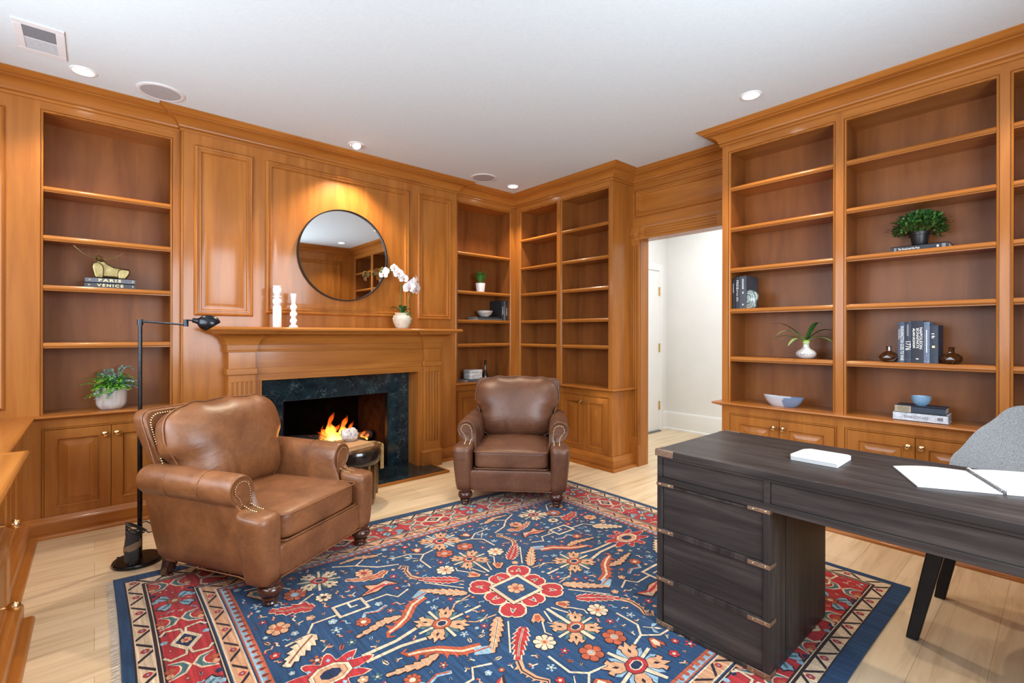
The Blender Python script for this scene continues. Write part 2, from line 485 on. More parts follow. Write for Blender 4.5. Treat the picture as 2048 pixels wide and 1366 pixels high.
# hall beyond the doorway
m = MB(); m.box((XD + .12, 3.449, 0), (5.75, 3.55, CH)); struct('wall_hall_end', m, WHITEWALL)
m = MB(); m.box((5.65, -.6, 0), (5.75, 3.449, CH)); struct('wall_hall_side', m, WHITEWALL)
m = MB(); m.box((XD + .12, -.7, 0), (5.75, -.6, CH)); struct('wall_hall_near', m, WHITEWALL)
HB = [(0, .235), (.010, .235), (.016, .226), (.018, .21), (.018, .03), (.03, .02), (.03, 0), (0, 0)]
m = MB(); sweep(m, [(5.545, 3.449), (5.65, 3.449), (5.65, -.6)], HB); struct('baseboard_hall', m, WHITETRIM)
PH = PL((0, 3.449, 0), (1, 0, 0), (0, -1, 0))
t = sgroup('door_1', (5.05, 3.449, 0))
m = MB(); slab(m, PH, 4.66, 5.462, .012, 2.03, 0, .016)
for a, b in ((.30, .98), (1.12, 1.90)):
    rings(m, PH, 4.78, 5.35, a, b, [(0, .016), (.01, .010), (.04, .010), (.07, .015)], True)
m.build('door_panel', WHITETRIM, t, True)
m = MB(); rings(m, PH, 4.56, 5.545, -.2, 2.13, [(0, 0), (0, .022), (.02, .026), (.06, .020), (.082, .020), (.086, 0)]); m.build('door_frame', WHITETRIM, t, True)
for z in (.325, 1.063, 1.782):
    m = MB(); slab(m, PH, 5.445, 5.475, z - .05, z + .05, .016, .024)
    c = PH.p(5.464, z, .026); m.tube([c + V((0, 0, -.055)), c + V((0, 0, .055))], .007, 8); m.build('hinge', BRASS, t, True)
m = MB(); slab(m, PH, 4.66, 5.46, 0, .014, .0, .05); m.build('threshold', VENTD, t, True)
# ================================================================== BUILT-IN CASES
BEAD = [(0, 0), (.0005, -.007), (.0035, -.007), (.004, -.001), (.007, .0015), (.011, -.0005), (.0135, -.004), (.0135, -.022)]
def nosing(d):
    return [(-d, 0), (-.022, 0), (-.020, -.003), (-.012, -.003), (-.007, -.007), (-.004, -.013), (-.0035, -.019), (-.006, -.025), (-.012, -.029), (-.012, -.034), (-.03, -.034), (-.032, -.022), (-d, -.022)]
def along(pl): return 'x' if abs(pl.u.x) > .5 else 'y'

def bookcase(label, pl, a, b, o0, o1, zs, D=.275, z0=.734, z1=2.581, ztop=2.65, group=None):
    t = thing('bookcase', label, 'bookcase', pl.p((a + b) / 2, z0, -D / 2), 0, group)
    g = along(pl)
    m = MB()
    slab(m, pl, a, o0, z0, ztop, -.022, 0); slab(m, pl, o1, b, z0, ztop, -.022, 0)
    m.build('stile', W['z'], t, True)
    m = MB(); slab(m, pl, o0, o1, z1, ztop, -.022, 0); m.build('top_rail', W[g], t, True)
    m = MB(); rings(m, pl, o0, o1, z0 + .0004, z1, BEAD, False, True); m.build('bead', W['z'], t, True)
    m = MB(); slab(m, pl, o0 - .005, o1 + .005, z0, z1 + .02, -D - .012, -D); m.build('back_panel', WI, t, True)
    for q in (o0, o1):
        m = MB(); s = -1 if q == o0 else 1
        e = q - s * .003
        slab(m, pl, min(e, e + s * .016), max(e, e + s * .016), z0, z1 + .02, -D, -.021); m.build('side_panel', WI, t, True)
    m = MB(); slab(m, pl, o0, o1, z1 - .004, z1 + .016, -D, -.021); m.build('top_panel', W[g], t, True)
    for z in zs:
        m = MB()
        R_ = [[pl.p(u, z + v, h) for h, v in nosing(D - .001)] for u in (o0 + .0035, o1 - .0035)]
        m.loft(R_); m.build('shelf', W[g], t, True, smooth=25)
    return t

KNOB = [(.011, 0), (.011, .003), (.006, .005), (.005, .012), (.009, .015), (.0155, .019), (.0175, .024), (.015, .029), (.009, .032), (.001, .033)]
def knob_on(pl, u, v, h, parent, s=1.0, ln=1.0):
    m = MB()
    q = pl.n.to_track_quat('Z', 'Y').to_matrix().to_4x4()
    m.lathe([(r * s, z * ln * s) for r, z in KNOB], Matrix.Translation(pl.p(u, v, h)) @ q, 18)
    return m.build('knob', BRASS, parent, True)

DOORP = [(0, -.02), (0, -.001), (.001, 0), (.052, 0), (.0525, .003), (.057, .0035), (.061, -.004), (.063, -.013), (.066, -.013), (.104, -.002), (.1045, .0005), (.106, .0008)]
def door(name, pl, a, b, z0, z1, parent, ku=None, kv=None, prof=None):
    m = MB(); rings(m, pl, a + .0015, b - .0015, z0 + .0015, z1 - .0015, prof or DOORP, True)
    d = m.build(name, W['z'] if name == 'door' else W[along(pl)], parent, True, smooth=20)
    if ku is not None: knob_on(pl, ku, kv, .0, d)
    return d

def base_cabinet(label, pl, a, b, o0, o1, knobs=True, group='base cabinets under the bookcases', z0=.098, z1=.654, D=.29):
    t = thing('base_cabinet', label, 'cabinet', pl.p((a + b) / 2, 0, -D / 2), 0, group)
    g = along(pl)
    m = MB()
    slab(m, pl, a, o0, .0, .702, -.022, 0); slab(m, pl, o1, b, .0, .702, -.022, 0)
    slab(m, pl, o0, o1, 0, z0, -.022, 0); slab(m, pl, o0, o1, z1, .702, -.022, 0)
    slab(m, pl, o0, o1, z0, z1, -D, -.024)
    m.build('body', W['z'], t, True)
    m = MB(); rings(m, pl, o0, o1, z0, z1, BEAD); m.build('bead', W['z'], t, True)
    c = (o0 + o1) / 2
    door('door', pl, o0 + .0135, c, z0 + .0135, z1 - .0135, t, c - .030 if knobs else None, .59)
    door('door', pl, c, o1 - .0135, z0 + .0135, z1 - .0135, t, c + .030 if knobs else None, .59)
    return t

TOPP = [(0, .702), (.010, .702), (.012, .706), (.024, .708), (.032, .711), (.036, .714), (.044, .715), (.050, .718), (.054, .724), (.053, .729), (.047, .733), (.040, .7335), (.040, .734), (-.30, .734), (-.30, .702)]
def countertop(label, path, back, g):
    pr = [(o if o > -.2 else back, z) for o, z in TOPP]
    m = MB(); sweep(m, path, pr)
    return tag(m.build('countertop', W[g], smooth=30), label, 'countertop', 'wooden ledges of the built-in cases')

# --- case left of the fireplace
bookcase('tall open maple bookcase left of the fireplace, holding the brass bull and a potted fern', PF, -.315, .455, -.25, .406, [2.124, 1.828, 1.524, 1.173], group='built-in bookcases')
base_cabinet('two-door maple base cabinet behind the floor lamp and the tan armchair', PF, XA - .002, .455, -.245, .406)
m = MB(); pr = [(o if o > -.2 else -.30, z) for o, z in TOPP]
sweep(m, [(XA, YBU + .0545), (XA, YF), (.455, YF)], pr)
m.c = 1; m.box((XLW, YBU + .0545, .702), (XA - .301, YF, .734)); m.box((XLW, YF + .0005, .702), (XA - .001, YF + .02, .7335))
tag(m.build('countertop', WXY, smooth=30), 'L-shaped maple ledge under the fern, turning onto the left wall', 'countertop', 'wooden ledges of the built-in cases')
# --- case right of the fireplace
bookcase('narrow open maple bookcase between the fireplace and the room corner', PF, 2.722, 3.541, 2.763, 3.490, [2.076, 1.678, 1.380, 1.133], group='built-in bookcases')
base_cabinet('maple base cabinet in the corner, partly hidden behind the far armchair, beside the hearth', PF, 2.722, 3.541, 2.763, 3.49)
# --- corner case on the right wall
for lab, a, b, o0, o1 in (('open maple bookcase bay in the room corner, empty, left of its twin bay', 3.3705, YF, 3.391, 3.969),
                          ('open empty maple bookcase bay just left of the doorway', YE, 3.3705, 2.739, 3.350)):
    bookcase(lab, PR, a, b, o0, o1, [2.272, 1.963, 1.677, 1.382, 1.128], group='built-in bookcases')
base_cabinet('maple base cabinet in the corner right behind the far armchair', PR, 3.3705, YF, 3.391, 3.965)
base_cabinet('two-door maple base cabinet left of the doorway, right of the far armchair', PR, YE, 3.3705, 2.739, 3.350)
m = MB(); m.box((XF + .0226, YE, 0), (XD, YE + .018, 2.65)); w = struct('wall_panel_case_end', m, W['z'])
m = MB(); pr = [(o if o > -.2 else -.29, z) for o, z in TOPP]
sweep(m, [(2.722, YF), (XF, YF), (XF, YE), (XD, YE)], [(o, z) for o, z in pr if o > -.2] + [(.02, .734)] ) if False else None
sweep(m, [(2.722, YF), (XF, YF), (XF, YE), (XD, YE)], TOPP[:13] + [(0, .734)])
m.box((2.722, YF, .702), (XF, YF + .29, .734)); m.box((XF, YE + .004, .702), (XD - .005, YF + .29, .7338))
tag(m.build('countertop', WXY, smooth=30), 'maple ledge wrapping the corner cases behind the far armchair', 'countertop', 'wooden ledges of the built-in cases')
# --- three-bay case right of the doorway
for lab, a, b, o0, o1 in (('maple bookcase bay right of the doorway, holding the glass vase plant and blue dish', .946, YG, .968, 1.650),
                          ('middle bay of the large maple bookcase, holding the bushy plant and blue books', .217, .946, .235, .924),
                          ('maple bookcase bay cut off at the right edge, above the grey chair', YBK, .217, -.49, .199)):
    bookcase(lab, PR, a, b, o0, o1, [2.320, 2.020, 1.720, 1.420, 1.068], group='built-in bookcases')
for lab, a, b, o0, o1 in (('maple base cabinet under the blue dish, nearest the doorway behind the desk', .946, YG, .957, 1.638),
                          ('maple base cabinet under the pale book and blue bowl, behind the desk', .217, .946, .230, .918),
                          ('maple base cabinet behind the grey chair at the right edge', YBK, .217, -.49, .199)):
    base_cabinet(lab, PR, a, b, o0, o1)
m = MB(); sweep(m, [(XD, YG), (XF, YG), (XF, YBK)], TOPP[:13] + [(0, .734)])
m.c = 1; m.box((XF, YBK, .702), (XD - .005, YG - .004, .7338))
tag(m.build('countertop', WXY, smooth=30), 'long maple ledge behind the desk carrying the blue dish and stacked books', 'countertop', 'wooden ledges of the built-in cases')
m = MB(); m.box((XF + .0226, YG - .018, 0), (XD, YG, 2.65)); struct('wall_panel_case_side', m, W['z'])

# --- left wall base cabinets
def drawer_front(pl, a, b, z0, z1, parent, kn):
    d = door('drawer', pl, a, b, z0, z1, parent, None, None, [(0, -.02), (0, -.001), (.001, 0), (.030, 0), (.032, .003), (.037, .002), (.041, -.005), (.044, -.005), (.060, -.001)])
    for u in kn: knob_on(pl, u, (z0 + z1) / 2, .0, d, 1.0, 1.9)
    return d
t = thing('base_cabinet', 'maple base cabinet run along the left wall, between the corner and the deeper drawers', 'cabinet', (XA - .3, 3.4, 0), 0, 'base cabinets under the bookcases')
m = MB(); slab(m, PA, YBU, YF, 0, .702, -.60, -.012); slab(m, PA, YBU, 3.05, 0, .702, -.012, 0); slab(m, PA, 3.80, YF, 0, .702, -.012, 0); slab(m, PA, 3.05, 3.80, .654, .702, -.012, 0); slab(m, PA, 3.05, 3.80, 0, .098, -.012, 0)
m.build('body', W['z'], t, True)
m = MB(); rings(m, PA, 3.05, 3.80, .098, .654, BEAD[:-1]); m.build('bead', W['z'], t, True)
door('door', PA, 3.064, 3.425, .112, .640, t, 3.395, .59); door('door', PA, 3.425, 3.786, .112, .640, t, 3.455, .59)
t = thing('base_cabinet', 'deeper maple drawer cabinet along the left wall at the photo edge, brass knobs', 'cabinet', (XB - .3, 1.9, 0), 0, 'base cabinets under the bookcases')
m = MB(); slab(m, PBU, .3, YBU, 0, .702, -.66, -.022)
us = (.36, 1.575, 2.79)
slab(m, PBU, .3, YBU, .66, .702, -.022, 0); slab(m, PBU, .3, YBU, 0, .10, -.022, 0)
for u in us: slab(m, PBU, u - .05 if u < 2.7 else u - .03, u + .05, .10, .66, -.022, 0)
for a, b in zip(us, us[1:]): slab(m, PBU, a + .05, b - (.05 if b < 2.7 else .03), .40, .43, -.022, 0)
m.build('body', W['z'], t, True)
for a, b in zip(us, us[1:]):
    e = .05 if b < 2.7 else .03
    for z0, z1 in ((.10, .40), (.43, .66)):
        L_ = (b - e) - (a + .05)
        drawer_front(PBU, a + .05, b - e, z0, z1, t, (a + .05 + L_ * .25, b - e - L_ * .25))
m = MB(); sweep(m, [(XB, .25), (XB, YBU), (XLW, YBU)], TOPP[:13] + [(0, .734)])
m.c = 1; m.box((XLW, .25, .702), (XB, YBU, .7339))
tag(m.build('countertop', WXY, smooth=30), 'deep maple ledge over the drawers at the left photo edge', 'countertop', 'wooden ledges of the built-in cases')

# ================================================================== CHIMNEY BREAST, MANTEL, FIREPLACE
m = MB()
for a, b, c, d in ((.455, .725, 0, 2.66), (2.451, 2.722, 0, 2.66), (.725, 2.451, 1.10, 2.66)):
    slab(m, PB, a, b, c, d, -.046, 0)
w = struct('wall_chimney_breast', m, W['z'])
m = MB()
for u in (.455, 2.722):                                     # corner beads of the breast
    m.tube([(u, YB + .002, .76), (u, YB + .002, 2.63)], .006, 8)
m.build('corner_bead', W['z'], w, True)
for a, b, c, d in ((.522, .894, 1.357, 2.549), (.978, 2.197, 1.382, 2.549), (2.282, 2.654, 1.368, 2.549)):
    m = MB(); rings(m, PB, a, b, c, d, PANEL, True); m.build('raised_panel', W['z'], w, True, smooth=25)

t = thing('mantelpiece', 'maple mantelpiece with fluted pilasters and a coved shelf around the fireplace', 'mantelpiece', (1.588, 3.95, 0))
PM = PL((0, 3.91, 0), (1, 0, 0), (0, -1, 0)); PP = PL((0, 3.88, 0), (1, 0, 0), (0, -1, 0))
X0, X1, I0, I1, O0, O1 = .713, 2.463, .888, 2.288, .933, 2.241
m = MB(); slab(m, PM, X0 + .002, X1 - .002, .884, 1.18, -.088, 0); m.build('frieze', W['x'], t, True)
m = MB(); slab(m, PM, I0, I1, .933, .981, 0, .006); slab(m, PM, O0 - .012, O1 + .012, .884, .896, 0, .006); m.build('architrave', W['x'], t, True, bevel=.002)
for a, b, o in ((X0 + .002, O0, O0), (O1, X1 - .002, O1)):
    m = MB(); slab(m, PM, a, b, .02, .884, -.172, 0)
    q = (O0 - .012, O0) if o == O0 else (O1, O1 + .012)
    slab(m, PM, q[0], q[1], .02, .884, 0, .006); m.build('jamb', W['z'], t, True)
for a, b in ((X0, I0), (I1, X1)):
    m = MB(); fluted(m, PP, a, b, .135, .933, -.12, 0, 5, .237, .884, 'v', .5, .12)
    slab(m, PP, a, b, .933, 1.16, -.12, 0)
    p = m.build('pilaster', W['z'], t, True, bevel=.0012)
    m = MB(); slab(m, PP, a - .012, b + .012, .933, .981, -.12, .014); m.build('pilaster_band', W['x'], p, True, bevel=.006)
    m = MB(); slab(m, PP, a - .012, b + .012, .0, .138, -.12, .014)
    rings(m, PP, a - .012, b + .012, 0, .138, [(0, .014), (.0, .014)])
    m.build('plinth_block', W['z'], p, True, bevel=.002)
    m = MB(); sweep(m, [(a, 4.0), (a, 3.88), (b, 3.88), (b, 4.0)], [(0, .132), (.016, .135), (.018, .142), (.012, .150), (.004, .162), (0, .162)]); m.build('base_cap', W['x'], p, True)
COVE = [(0, 1.097), (.012, 1.098), (.013, 1.110), (.009, 1.114), (.010, 1.148), (.016, 1.150), (.018, 1.160), (.020, 1.168), (.028, 1.186), (.045, 1.204), (.072, 1.220), (.100, 1.228), (.104, 1.236), (.118, 1.238), (.120, 1.248), (0, 1.248)]
m = MB(); sweep(m, [(X0, 4.0), (X0, 3.88), (I0, 3.88), (I0, 3.91), (I1, 3.91), (I1, 3.88), (X1, 3.88), (X1, 4.0)], COVE)
m.build('cove_moulding', WXY, t, True, smooth=40)
m = MB(); sweep(m, [(.713, 4.0), (.713, 3.88), (2.463, 3.88), (2.463, 4.0)], [(-.17, 1.248), (.142, 1.248), (.152, 1.254), (.155, 1.262), (.152, 1.270), (.144, 1.277), (.140, 1.278), (-.17, 1.278)])
m.box((.72, 3.87, 1.2485), (2.456, 4.0, 1.2778)); m.build('mantel_shelf', WXY, t, True, smooth=40)

# marble
t = thing('fireplace_surround', 'polished dark green marble slips and hearth of the fireplace', 'fireplace', (1.588, 4.1, 0))
PMB = PL((0, 4.085, 0), (1, 0, 0), (0, -1, 0)); F0, F1, FZ = 1.128, 2.030, .695
m = MB(); slab(m, PMB, O0, O1, FZ, .90, -.03, 0); m.build('header_slab', MARBLE, t, True)
for a, b in ((O0, F0), (F1, O1)):
    m = MB(); slab(m, PMB, a, b, .02, FZ, -.03, 0); m.build('side_slab', MARBLE, t, True)
m = MB(); m.box((.81, 3.622, 0), (2.366, 4.115, .020)); m.build('hearth_slab', MARBLE, t, True)
m = MB(); m.box((.79, 3.60, 0), (2.386, 3.622, .0215)); m.box((.79, 3.6222, 0), (.81, 3.86, .0215)); m.box((2.366, 3.6222, 0), (2.386, 3.86, .0215))
m.build('hearth_edging', W['x'], t, True, bevel=.003)['label'] = 'maple edging strip around the hearth'
m = MB(); rings(m, PMB, F0, F1, .02, FZ, [(0, .0005), (0, .002), (.004, .002), (.004, -.05)]); m.build('opening_frame', BLACKM, t, True)
# firebox
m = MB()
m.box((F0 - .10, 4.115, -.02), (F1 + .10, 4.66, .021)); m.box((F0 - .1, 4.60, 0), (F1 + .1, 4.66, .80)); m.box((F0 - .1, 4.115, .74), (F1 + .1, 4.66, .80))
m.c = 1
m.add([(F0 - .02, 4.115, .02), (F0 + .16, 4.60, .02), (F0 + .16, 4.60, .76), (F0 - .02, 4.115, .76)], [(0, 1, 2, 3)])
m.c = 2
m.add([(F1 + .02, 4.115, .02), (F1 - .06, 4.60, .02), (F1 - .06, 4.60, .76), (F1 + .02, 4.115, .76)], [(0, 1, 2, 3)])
m.build('firebox', [SOOT, SOOT2, SOOT_LIT], t, True, smooth=0)
# grate + logs + fire
t = thing('fire_grate', 'black iron grate inside the fireplace under the burning logs', 'grate', (1.6, 4.34, .021))
m = MB()
for i in range(9):
    x = 1.36 + i * .065; m.tube([(x, 4.22, .20), (x, 4.23, .135), (x, 4.45, .12), (x, 4.47, .22)], .008, 6)
m.build('bar', BLACKM, t, True)
for x in (1.38, 1.86):
    m = MB(); m.tube([(x, 4.24, .021), (x, 4.24, .13)], .010, 6); m.tube([(x, 4.44, .021), (x, 4.44, .13)], .010, 6); m.build('leg', BLACKM, t, True)
def log(label, a, b, r, seed):
    rn = random.Random(seed); a, b = V(a), V(b); m = MB(); pts = [a.lerp(b, i / 7) + V((rn.uniform(-.006, .006), rn.uniform(-.006, .006), rn.uniform(-.006, .006))) for i in range(8)]
    m.tube(pts, [r * rn.uniform(.88, 1.1) * (.85 if i in (0, 7) else 1) for i in range(8)], 11)
    return tag(m.build('fire_log', CHAR), label, 'log', 'burning logs in the fireplace')
log('charred log lying at the back of the grate behind the flames', (1.30, 4.43, .20), (1.98, 4.43, .20), .058, 1)
log('charred log at the front of the grate under the flames', (1.34, 4.30, .185), (1.92, 4.28, .185), .050, 2)
log('slim charred log pointing left out of the flames', (1.27, 4.38, .335), (1.60, 4.35, .285), .030, 3)
log('thick black log leaning down steeply at the right end of the grate', (1.80, 4.30, .27), (2.00, 4.20, .10), .052, 4)
log('short charred log lying crosswise on top at the right', (1.72, 4.38, .275), (1.99, 4.32, .28), .036, 5)
FL = bpy.data.materials.new('flame'); FL.use_nodes = True; n = FL.node_tree; n.nodes.remove(n.nodes['Principled BSDF'])
tc = n.nodes.new('ShaderNodeTexCoord'); sp = n.nodes.new('ShaderNodeSeparateXYZ'); n.links.new(tc.outputs['Generated'], sp.inputs[0])
nz = noise(n, coords(n, (34, 34, 15)), 1, 4, .62, 1.4)
ad = n.nodes.new('ShaderNodeMath'); ad.operation = 'MULTIPLY_ADD'; ad.inputs[1].default_value = .45; n.links.new(nz, ad.inputs[0]); n.links.new(sp.outputs['Z'], ad.inputs[2])
em = n.nodes.new('ShaderNodeEmission'); n.links.new(ramp(n, ad.outputs[0], [(.28, (1, .50, .12)), (.60, (1, .27, .030)), (1.0, (.9, .10, .006))]), em.inputs[0])
st = n.nodes.new('ShaderNodeMapRange'); st.inputs['From Min'].default_value = .25; st.inputs['From Max'].default_value = 1.2; st.inputs['To Min'].default_value = 150; st.inputs['To Max'].default_value = 22
dn = ramp(n, nz, [(.40, (.10, .10, .10)), (.58, (1, 1, 1))])
mu = n.nodes.new('ShaderNodeMath'); mu.operation = 'MULTIPLY'; n.links.new(ad.outputs[0], st.inputs['Value']); n.links.new(st.outputs['Result'], mu.inputs[0]); n.links.new(dn, mu.inputs[1]); n.links.new(mu.outputs[0], em.inputs[1])
n.links.new(em.outputs[0], n.nodes['Material Output'].inputs['Volume'])
fire = thing('fire', 'orange flames burning over the logs in the fireplace', 'fire', (1.65, 4.33, .22))
def flame(x, y, z, h, r, seed, lean=0):
    rn = random.Random(seed); m = MB(); ph = rn.uniform(0, 6); N = 14
    pts = []; rs = []
    for i in range(N):
        q = i / (N - 1)
        pts.append((x + lean * q + .030 * math.sin(ph + q * 7) * q, y + .015 * math.cos(ph + q * 5) * q, z + h * q))
        rs.append(max(.0015, 1.35 * r * (math.sin(min(1, q * 2.6 + .25) * PI / 2)) * (1 - q) ** .75 * .8 * (1 + .32 * math.sin(ph * 2 + q * 15))))
    m.tube(pts, rs, 10); m.build('flame', FL, fire, True)
for a in ((1.597, 4.32, .27, .26, .050, 1, .005), (1.56, 4.34, .27, .15, .035, 2, -.02), (1.64, 4.33, .27, .15, .035, 8, .02), (1.715, 4.33, .27, .22, .046, 3, .015), (1.69, 4.31, .27, .13, .03, 12, -.01),
          (1.775, 4.33, .27, .16, .030, 4, .012), (1.52, 4.33, .27, .10, .030, 5, -.015), (1.66, 4.30, .25, .10, .03, 6, 0), (1.875, 4.30, .24, .10, .026, 7, .02), (1.91, 4.29, .24, .075, .022, 9, .02), (1.44, 4.35, .29, .05, .022, 10, -.01),
          (1.84, 4.31, .24, .06, .02, 11, -.01), (1.74, 4.30, .25, .09, .026, 13, .01)): flame(*a)
# ================================================================== ARMCHAIRS
def rrect(w0, w1, z0, z1, r, n=7):
    """rounded-top outline in (x,z), half width w0 at the bottom and w1 at the top"""
    pts = [(-w0, z0), (w0, z0)]
    for i in range(n + 1):
        a = PI / 2 * i / n; pts.append((w1 - r + r * math.cos(a), z1 - r + r * math.sin(a)))
    for i in range(n + 1):
        a = PI / 2 + PI / 2 * i / n; pts.append((-w1 + r + r * math.cos(a), z1 - r + r * math.sin(a)))
    return pts

def resample(pts, step):
    pts = [V(p) for p in pts]; out = []; d = 0
    for a, b in zip(pts, pts[1:]):
        l = (b - a).length
        while d <= l:
            out.append(a.lerp(b, d / l)); d += step
        d -= l
    return out

ARM = [(.268, .20), (.268, .36), (.268, .44), (.271, .49), (.282, .528), (.302, .556), (.330, .570), (.362, .571), (.390, .560), (.411, .537), (.419, .506),
       (.415, .474), (.400, .448), (.384, .434), (.377, .424), (.374, .40), (.374, .32), (.372, .24), (.366, .16), (.360, .112), (.30, .112), (.268, .13)]

def armchair(label, leather_, loc, rz, ext=(0, 0)):
    t = thing('armchair', label, 'armchair', loc, rz, 'brown leather club armchairs')
    ZB = .098
    for sx in (-1, 1):
        m = MB(); M_ = Matrix.Translation((sx * .327, 0, 0)) @ Matrix.Diagonal((1, 1, .86, 1))
        m.lathe([(.026, 0), (.030, .004), (.032, .012), (.028, .020), (.034, .026), (.038, .036), (.036, .044), (.030, .047), (.034, .050), (.046, .058), (.053, .072), (.053, .086), (.046, .099), (.038, .105), (.042, .109), (.042, .125)], M_, 28)
        m.build('leg', LEGWOOD, t)
    for sx in (-1, 1):
        m = MB(); x = sx * .290
        m.loft([[(x + a * w, .66 + b * w + q, z) for a, b in ((-1, -1), (1, -1), (1, 1), (-1, 1))] for w, z, q in ((.022, ext[sx > 0], .05), (.030, .12, 0))])
        m.build('leg', LEGWOOD, t, bevel=.004)
    # frame: front rail, deck
    m = MB(); m.sq((0, .33, ZB + .07), (.345, .325, .070), 14, N=10)
    m.sq((0, .022, .173), (.300, .045, .075), 9, N=10)
    m.build('frame', leather_, t, weld=True, smooth=60)
    # front posts
    for sx in (-1, 1):
        m = MB(); R_ = []
        for z, wx, wy, dx, yc in ((ZB, .048, .056, .335, .034), (ZB + .006, .055, .064, .337, .034), (.15, .060, .072, .341, .036), (.24, .065, .080, .346, .040), (.33, .069, .086, .350, .045), (.375, .070, .088, .351, .047), (.392, .069, .087, .351, .048), (.402, .064, .083, .350, .049), (.408, .054, .074, .349, .050), (.4105, .034, .05, .348, .05), (.411, .01, .02, .348, .05)):
            ring = []
            for j in range(28):
                a = 2 * PI * j / 28; c, s_ = math.cos(a), math.sin(a); e = 2 / 3.3
                y = yc + wy * math.copysign(abs(s_) ** e, s_)
                ring.append((sx * dx + wx * math.copysign(abs(c) ** e, c), y, z + (.05 * (y - .05) + .30 * max(0, y - .09)) * max(0, (z - .33) / .08)))
            R_.append(ring)
        m.loft(R_); m.build('front_post', leather_, t, smooth=60)
    # arms
    for sx in (-1, 1):
        m = MB(); R_ = []
        for y, k, dz in ((.158, .74, 0), (.146, .84, 0), (.145, .91, 0), (.151, .965, 0), (.166, 1.0, 0), (.185, 1.012, .001), (.30, 1.0, .001), (.45, 1.0, .003), (.60, 1.0, .005), (.70, .995, .005), (.735, .97, .002), (.752, .92, 0), (.758, .84, -.003)):
            ring = []
            for x, z in ARM:
                yy = y
                if z > .42: zz = .50 + (z - .50) * k; xx = .345 + (x - .345) * k
                else:
                    zz = max(z, ZB); xx = .335 + (x - .335) * (1 - (1 - k) * .5); yy = y - max(0, y - .60) * .62 * (.44 - zz) / .33 - .060 * max(0, 1 - max(0, y - .145) / .10)
                ring.append((sx * xx, yy, zz + dz * (1 if z > .42 else 0)))
            R_.append(ring)
        m.loft(R_)
        a = m.build('arm', leather_, t, smooth=50, sub=1)
        m = MB()
        for y in (.34, .56):
            m.tube([(sx * x, y, z + .002) for x, z in ARM[2:16]], .0016, 5)
        m.build('seam', leather_, a)
        inset = [(.308, .405), (.302, .45), (.304, .495), (.318, .528), (.345, .541), (.371, .534), (.386, .512), (.384, .490), (.370, .474), (.357, .458), (.350, .435), (.348, .405)]
        m = MB(); m.loft([[(sx * x, y, z) for x, z in inset] for y in (.165, .1435)]); m.build('scroll_panel', leather_, a, smooth=50, bevel=.004)
        m = MB()
        for p in resample([(sx * x, .142, z) for x, z in inset], .0115): m.ball(p, .0042, 8, 5, (1, .6, 1))
        for x in (.309, .347):
            for q in range(1, 8): m.ball((sx * (x + (.0 if x > .33 else .0)), .142 - q * .0115, .412 + .05 * (.092 - q * .0115) + .30 * max(0, .052 - q * .0115)), .0040, 8, 5)
        m.build('nailhead_trim', BRASS2, a)
    # back frame
    RC_ = .30
    def fr(x, y, z): return (x, .665 + y + (z - .42) * RC_, z)
    m = MB(); R_ = []
    base = rrect(.330, .366, .40, .832, .055)
    for y, k in ((.0, .93), (-.012, .965), (-.006, .99), (.01, 1), (.06, 1), (.080, .985), (.090, .955), (.092, .90)):
        R_.append([fr(x * k, y, .42 + (z - .42) * (1 - (1 - k) * .7)) for x, z in base])
    m.loft(R_); b = m.build('back_frame', leather_, t, smooth=50, sub=1)
    m = MB(); m.loft([[(s * .348, y0 + y, z) for s, y in ((-1, 0), (1, 0), (1, .075), (-1, .075))] for z, y0 in ((ZB, .575), (.42, .665))]); m.build('rear_panel', leather_, t, bevel=.012)
    m = MB()
    edge = [fr(x * .925, -.014, .42 + (z - .42) * .945) for x, z in base[1:]] + [fr(-.330 * .925, -.014, .40)]
    for p in resample(edge, .0125): m.ball(p, .0046, 8, 5)
    m.build('nailhead_trim', BRASS2, b)
    m = MB(); m.tube([fr(x, .004, z) for x, z in base[1:] + base[:1]], .0034, 6); m.build('piping', leather_, b)
    # seat cushion
    def crown(q):
        z = q.z
        if z > 0: z += .30 * (1 - q.x ** 2) * (1 - q.y ** 2) + .10 * (1 - q.x ** 2)
        return V((q.x, q.y, z + .05 * math.sin(q.x * 9 + 1) * (q.y < -.9) * (1 - abs(q.z))))
    m = MB(); m.sq((0, .315, .315), (.272, .335, .066), 9, fn=crown, N=20); s_ = m.build('seat_cushion', leather_, t, weld=True, smooth=70)
    m = MB()
    for z in (.373, .257):
        m.tube([(-.266, .30, z), (-.266, .07, z), (-.264, .004, z), (-.254, -.014, z), (-.237, -.020, z), (0, -.022, z), (.237, -.020, z), (.254, -.014, z), (.264, .004, z), (.266, .07, z), (.266, .30, z)], .0042, 6)
    m.build('piping', leather_, s_)
    # back cushion: wide over the arms, narrow between them
    def ss(a, b, x): x = min(1, max(0, (x - a) / (b - a))); return x * x * (3 - 2 * x)
    def pillow(q):
        r = (1 - abs(q.x) ** 3) * (1 - abs(q.z) ** 3)
        y = q.y * (.42 + .78 * max(0, r) ** .7)
        wx = .300 + (.352 - .300) * ss(-.16, .16, q.z)
        wx *= 1 - .02 * max(0, q.z) ** 4
        pk = .010 * math.sin(q.x * 11 + .6) * max(0, q.z - .45) + .006 * math.sin(q.x * 23) * max(0, q.z - .6)
        cr = -.011 * (1 - min(1, abs(q.x)) ** 10) * math.exp(-((q.z + .03 - .10 * abs(q.x)) / .045) ** 2) * ss(.45, .95, abs(q.x))   # crease where it folds over the arms
        return V((q.x * wx, y * .128 + (cr if q.y > 0 else -cr), q.z * .243 + pk + .014 * (1 - q.x ** 2) * max(0, q.z)))
    M_ = Matrix.Rotation(-.29, 4, 'X'); CC = (0, .640, .598)
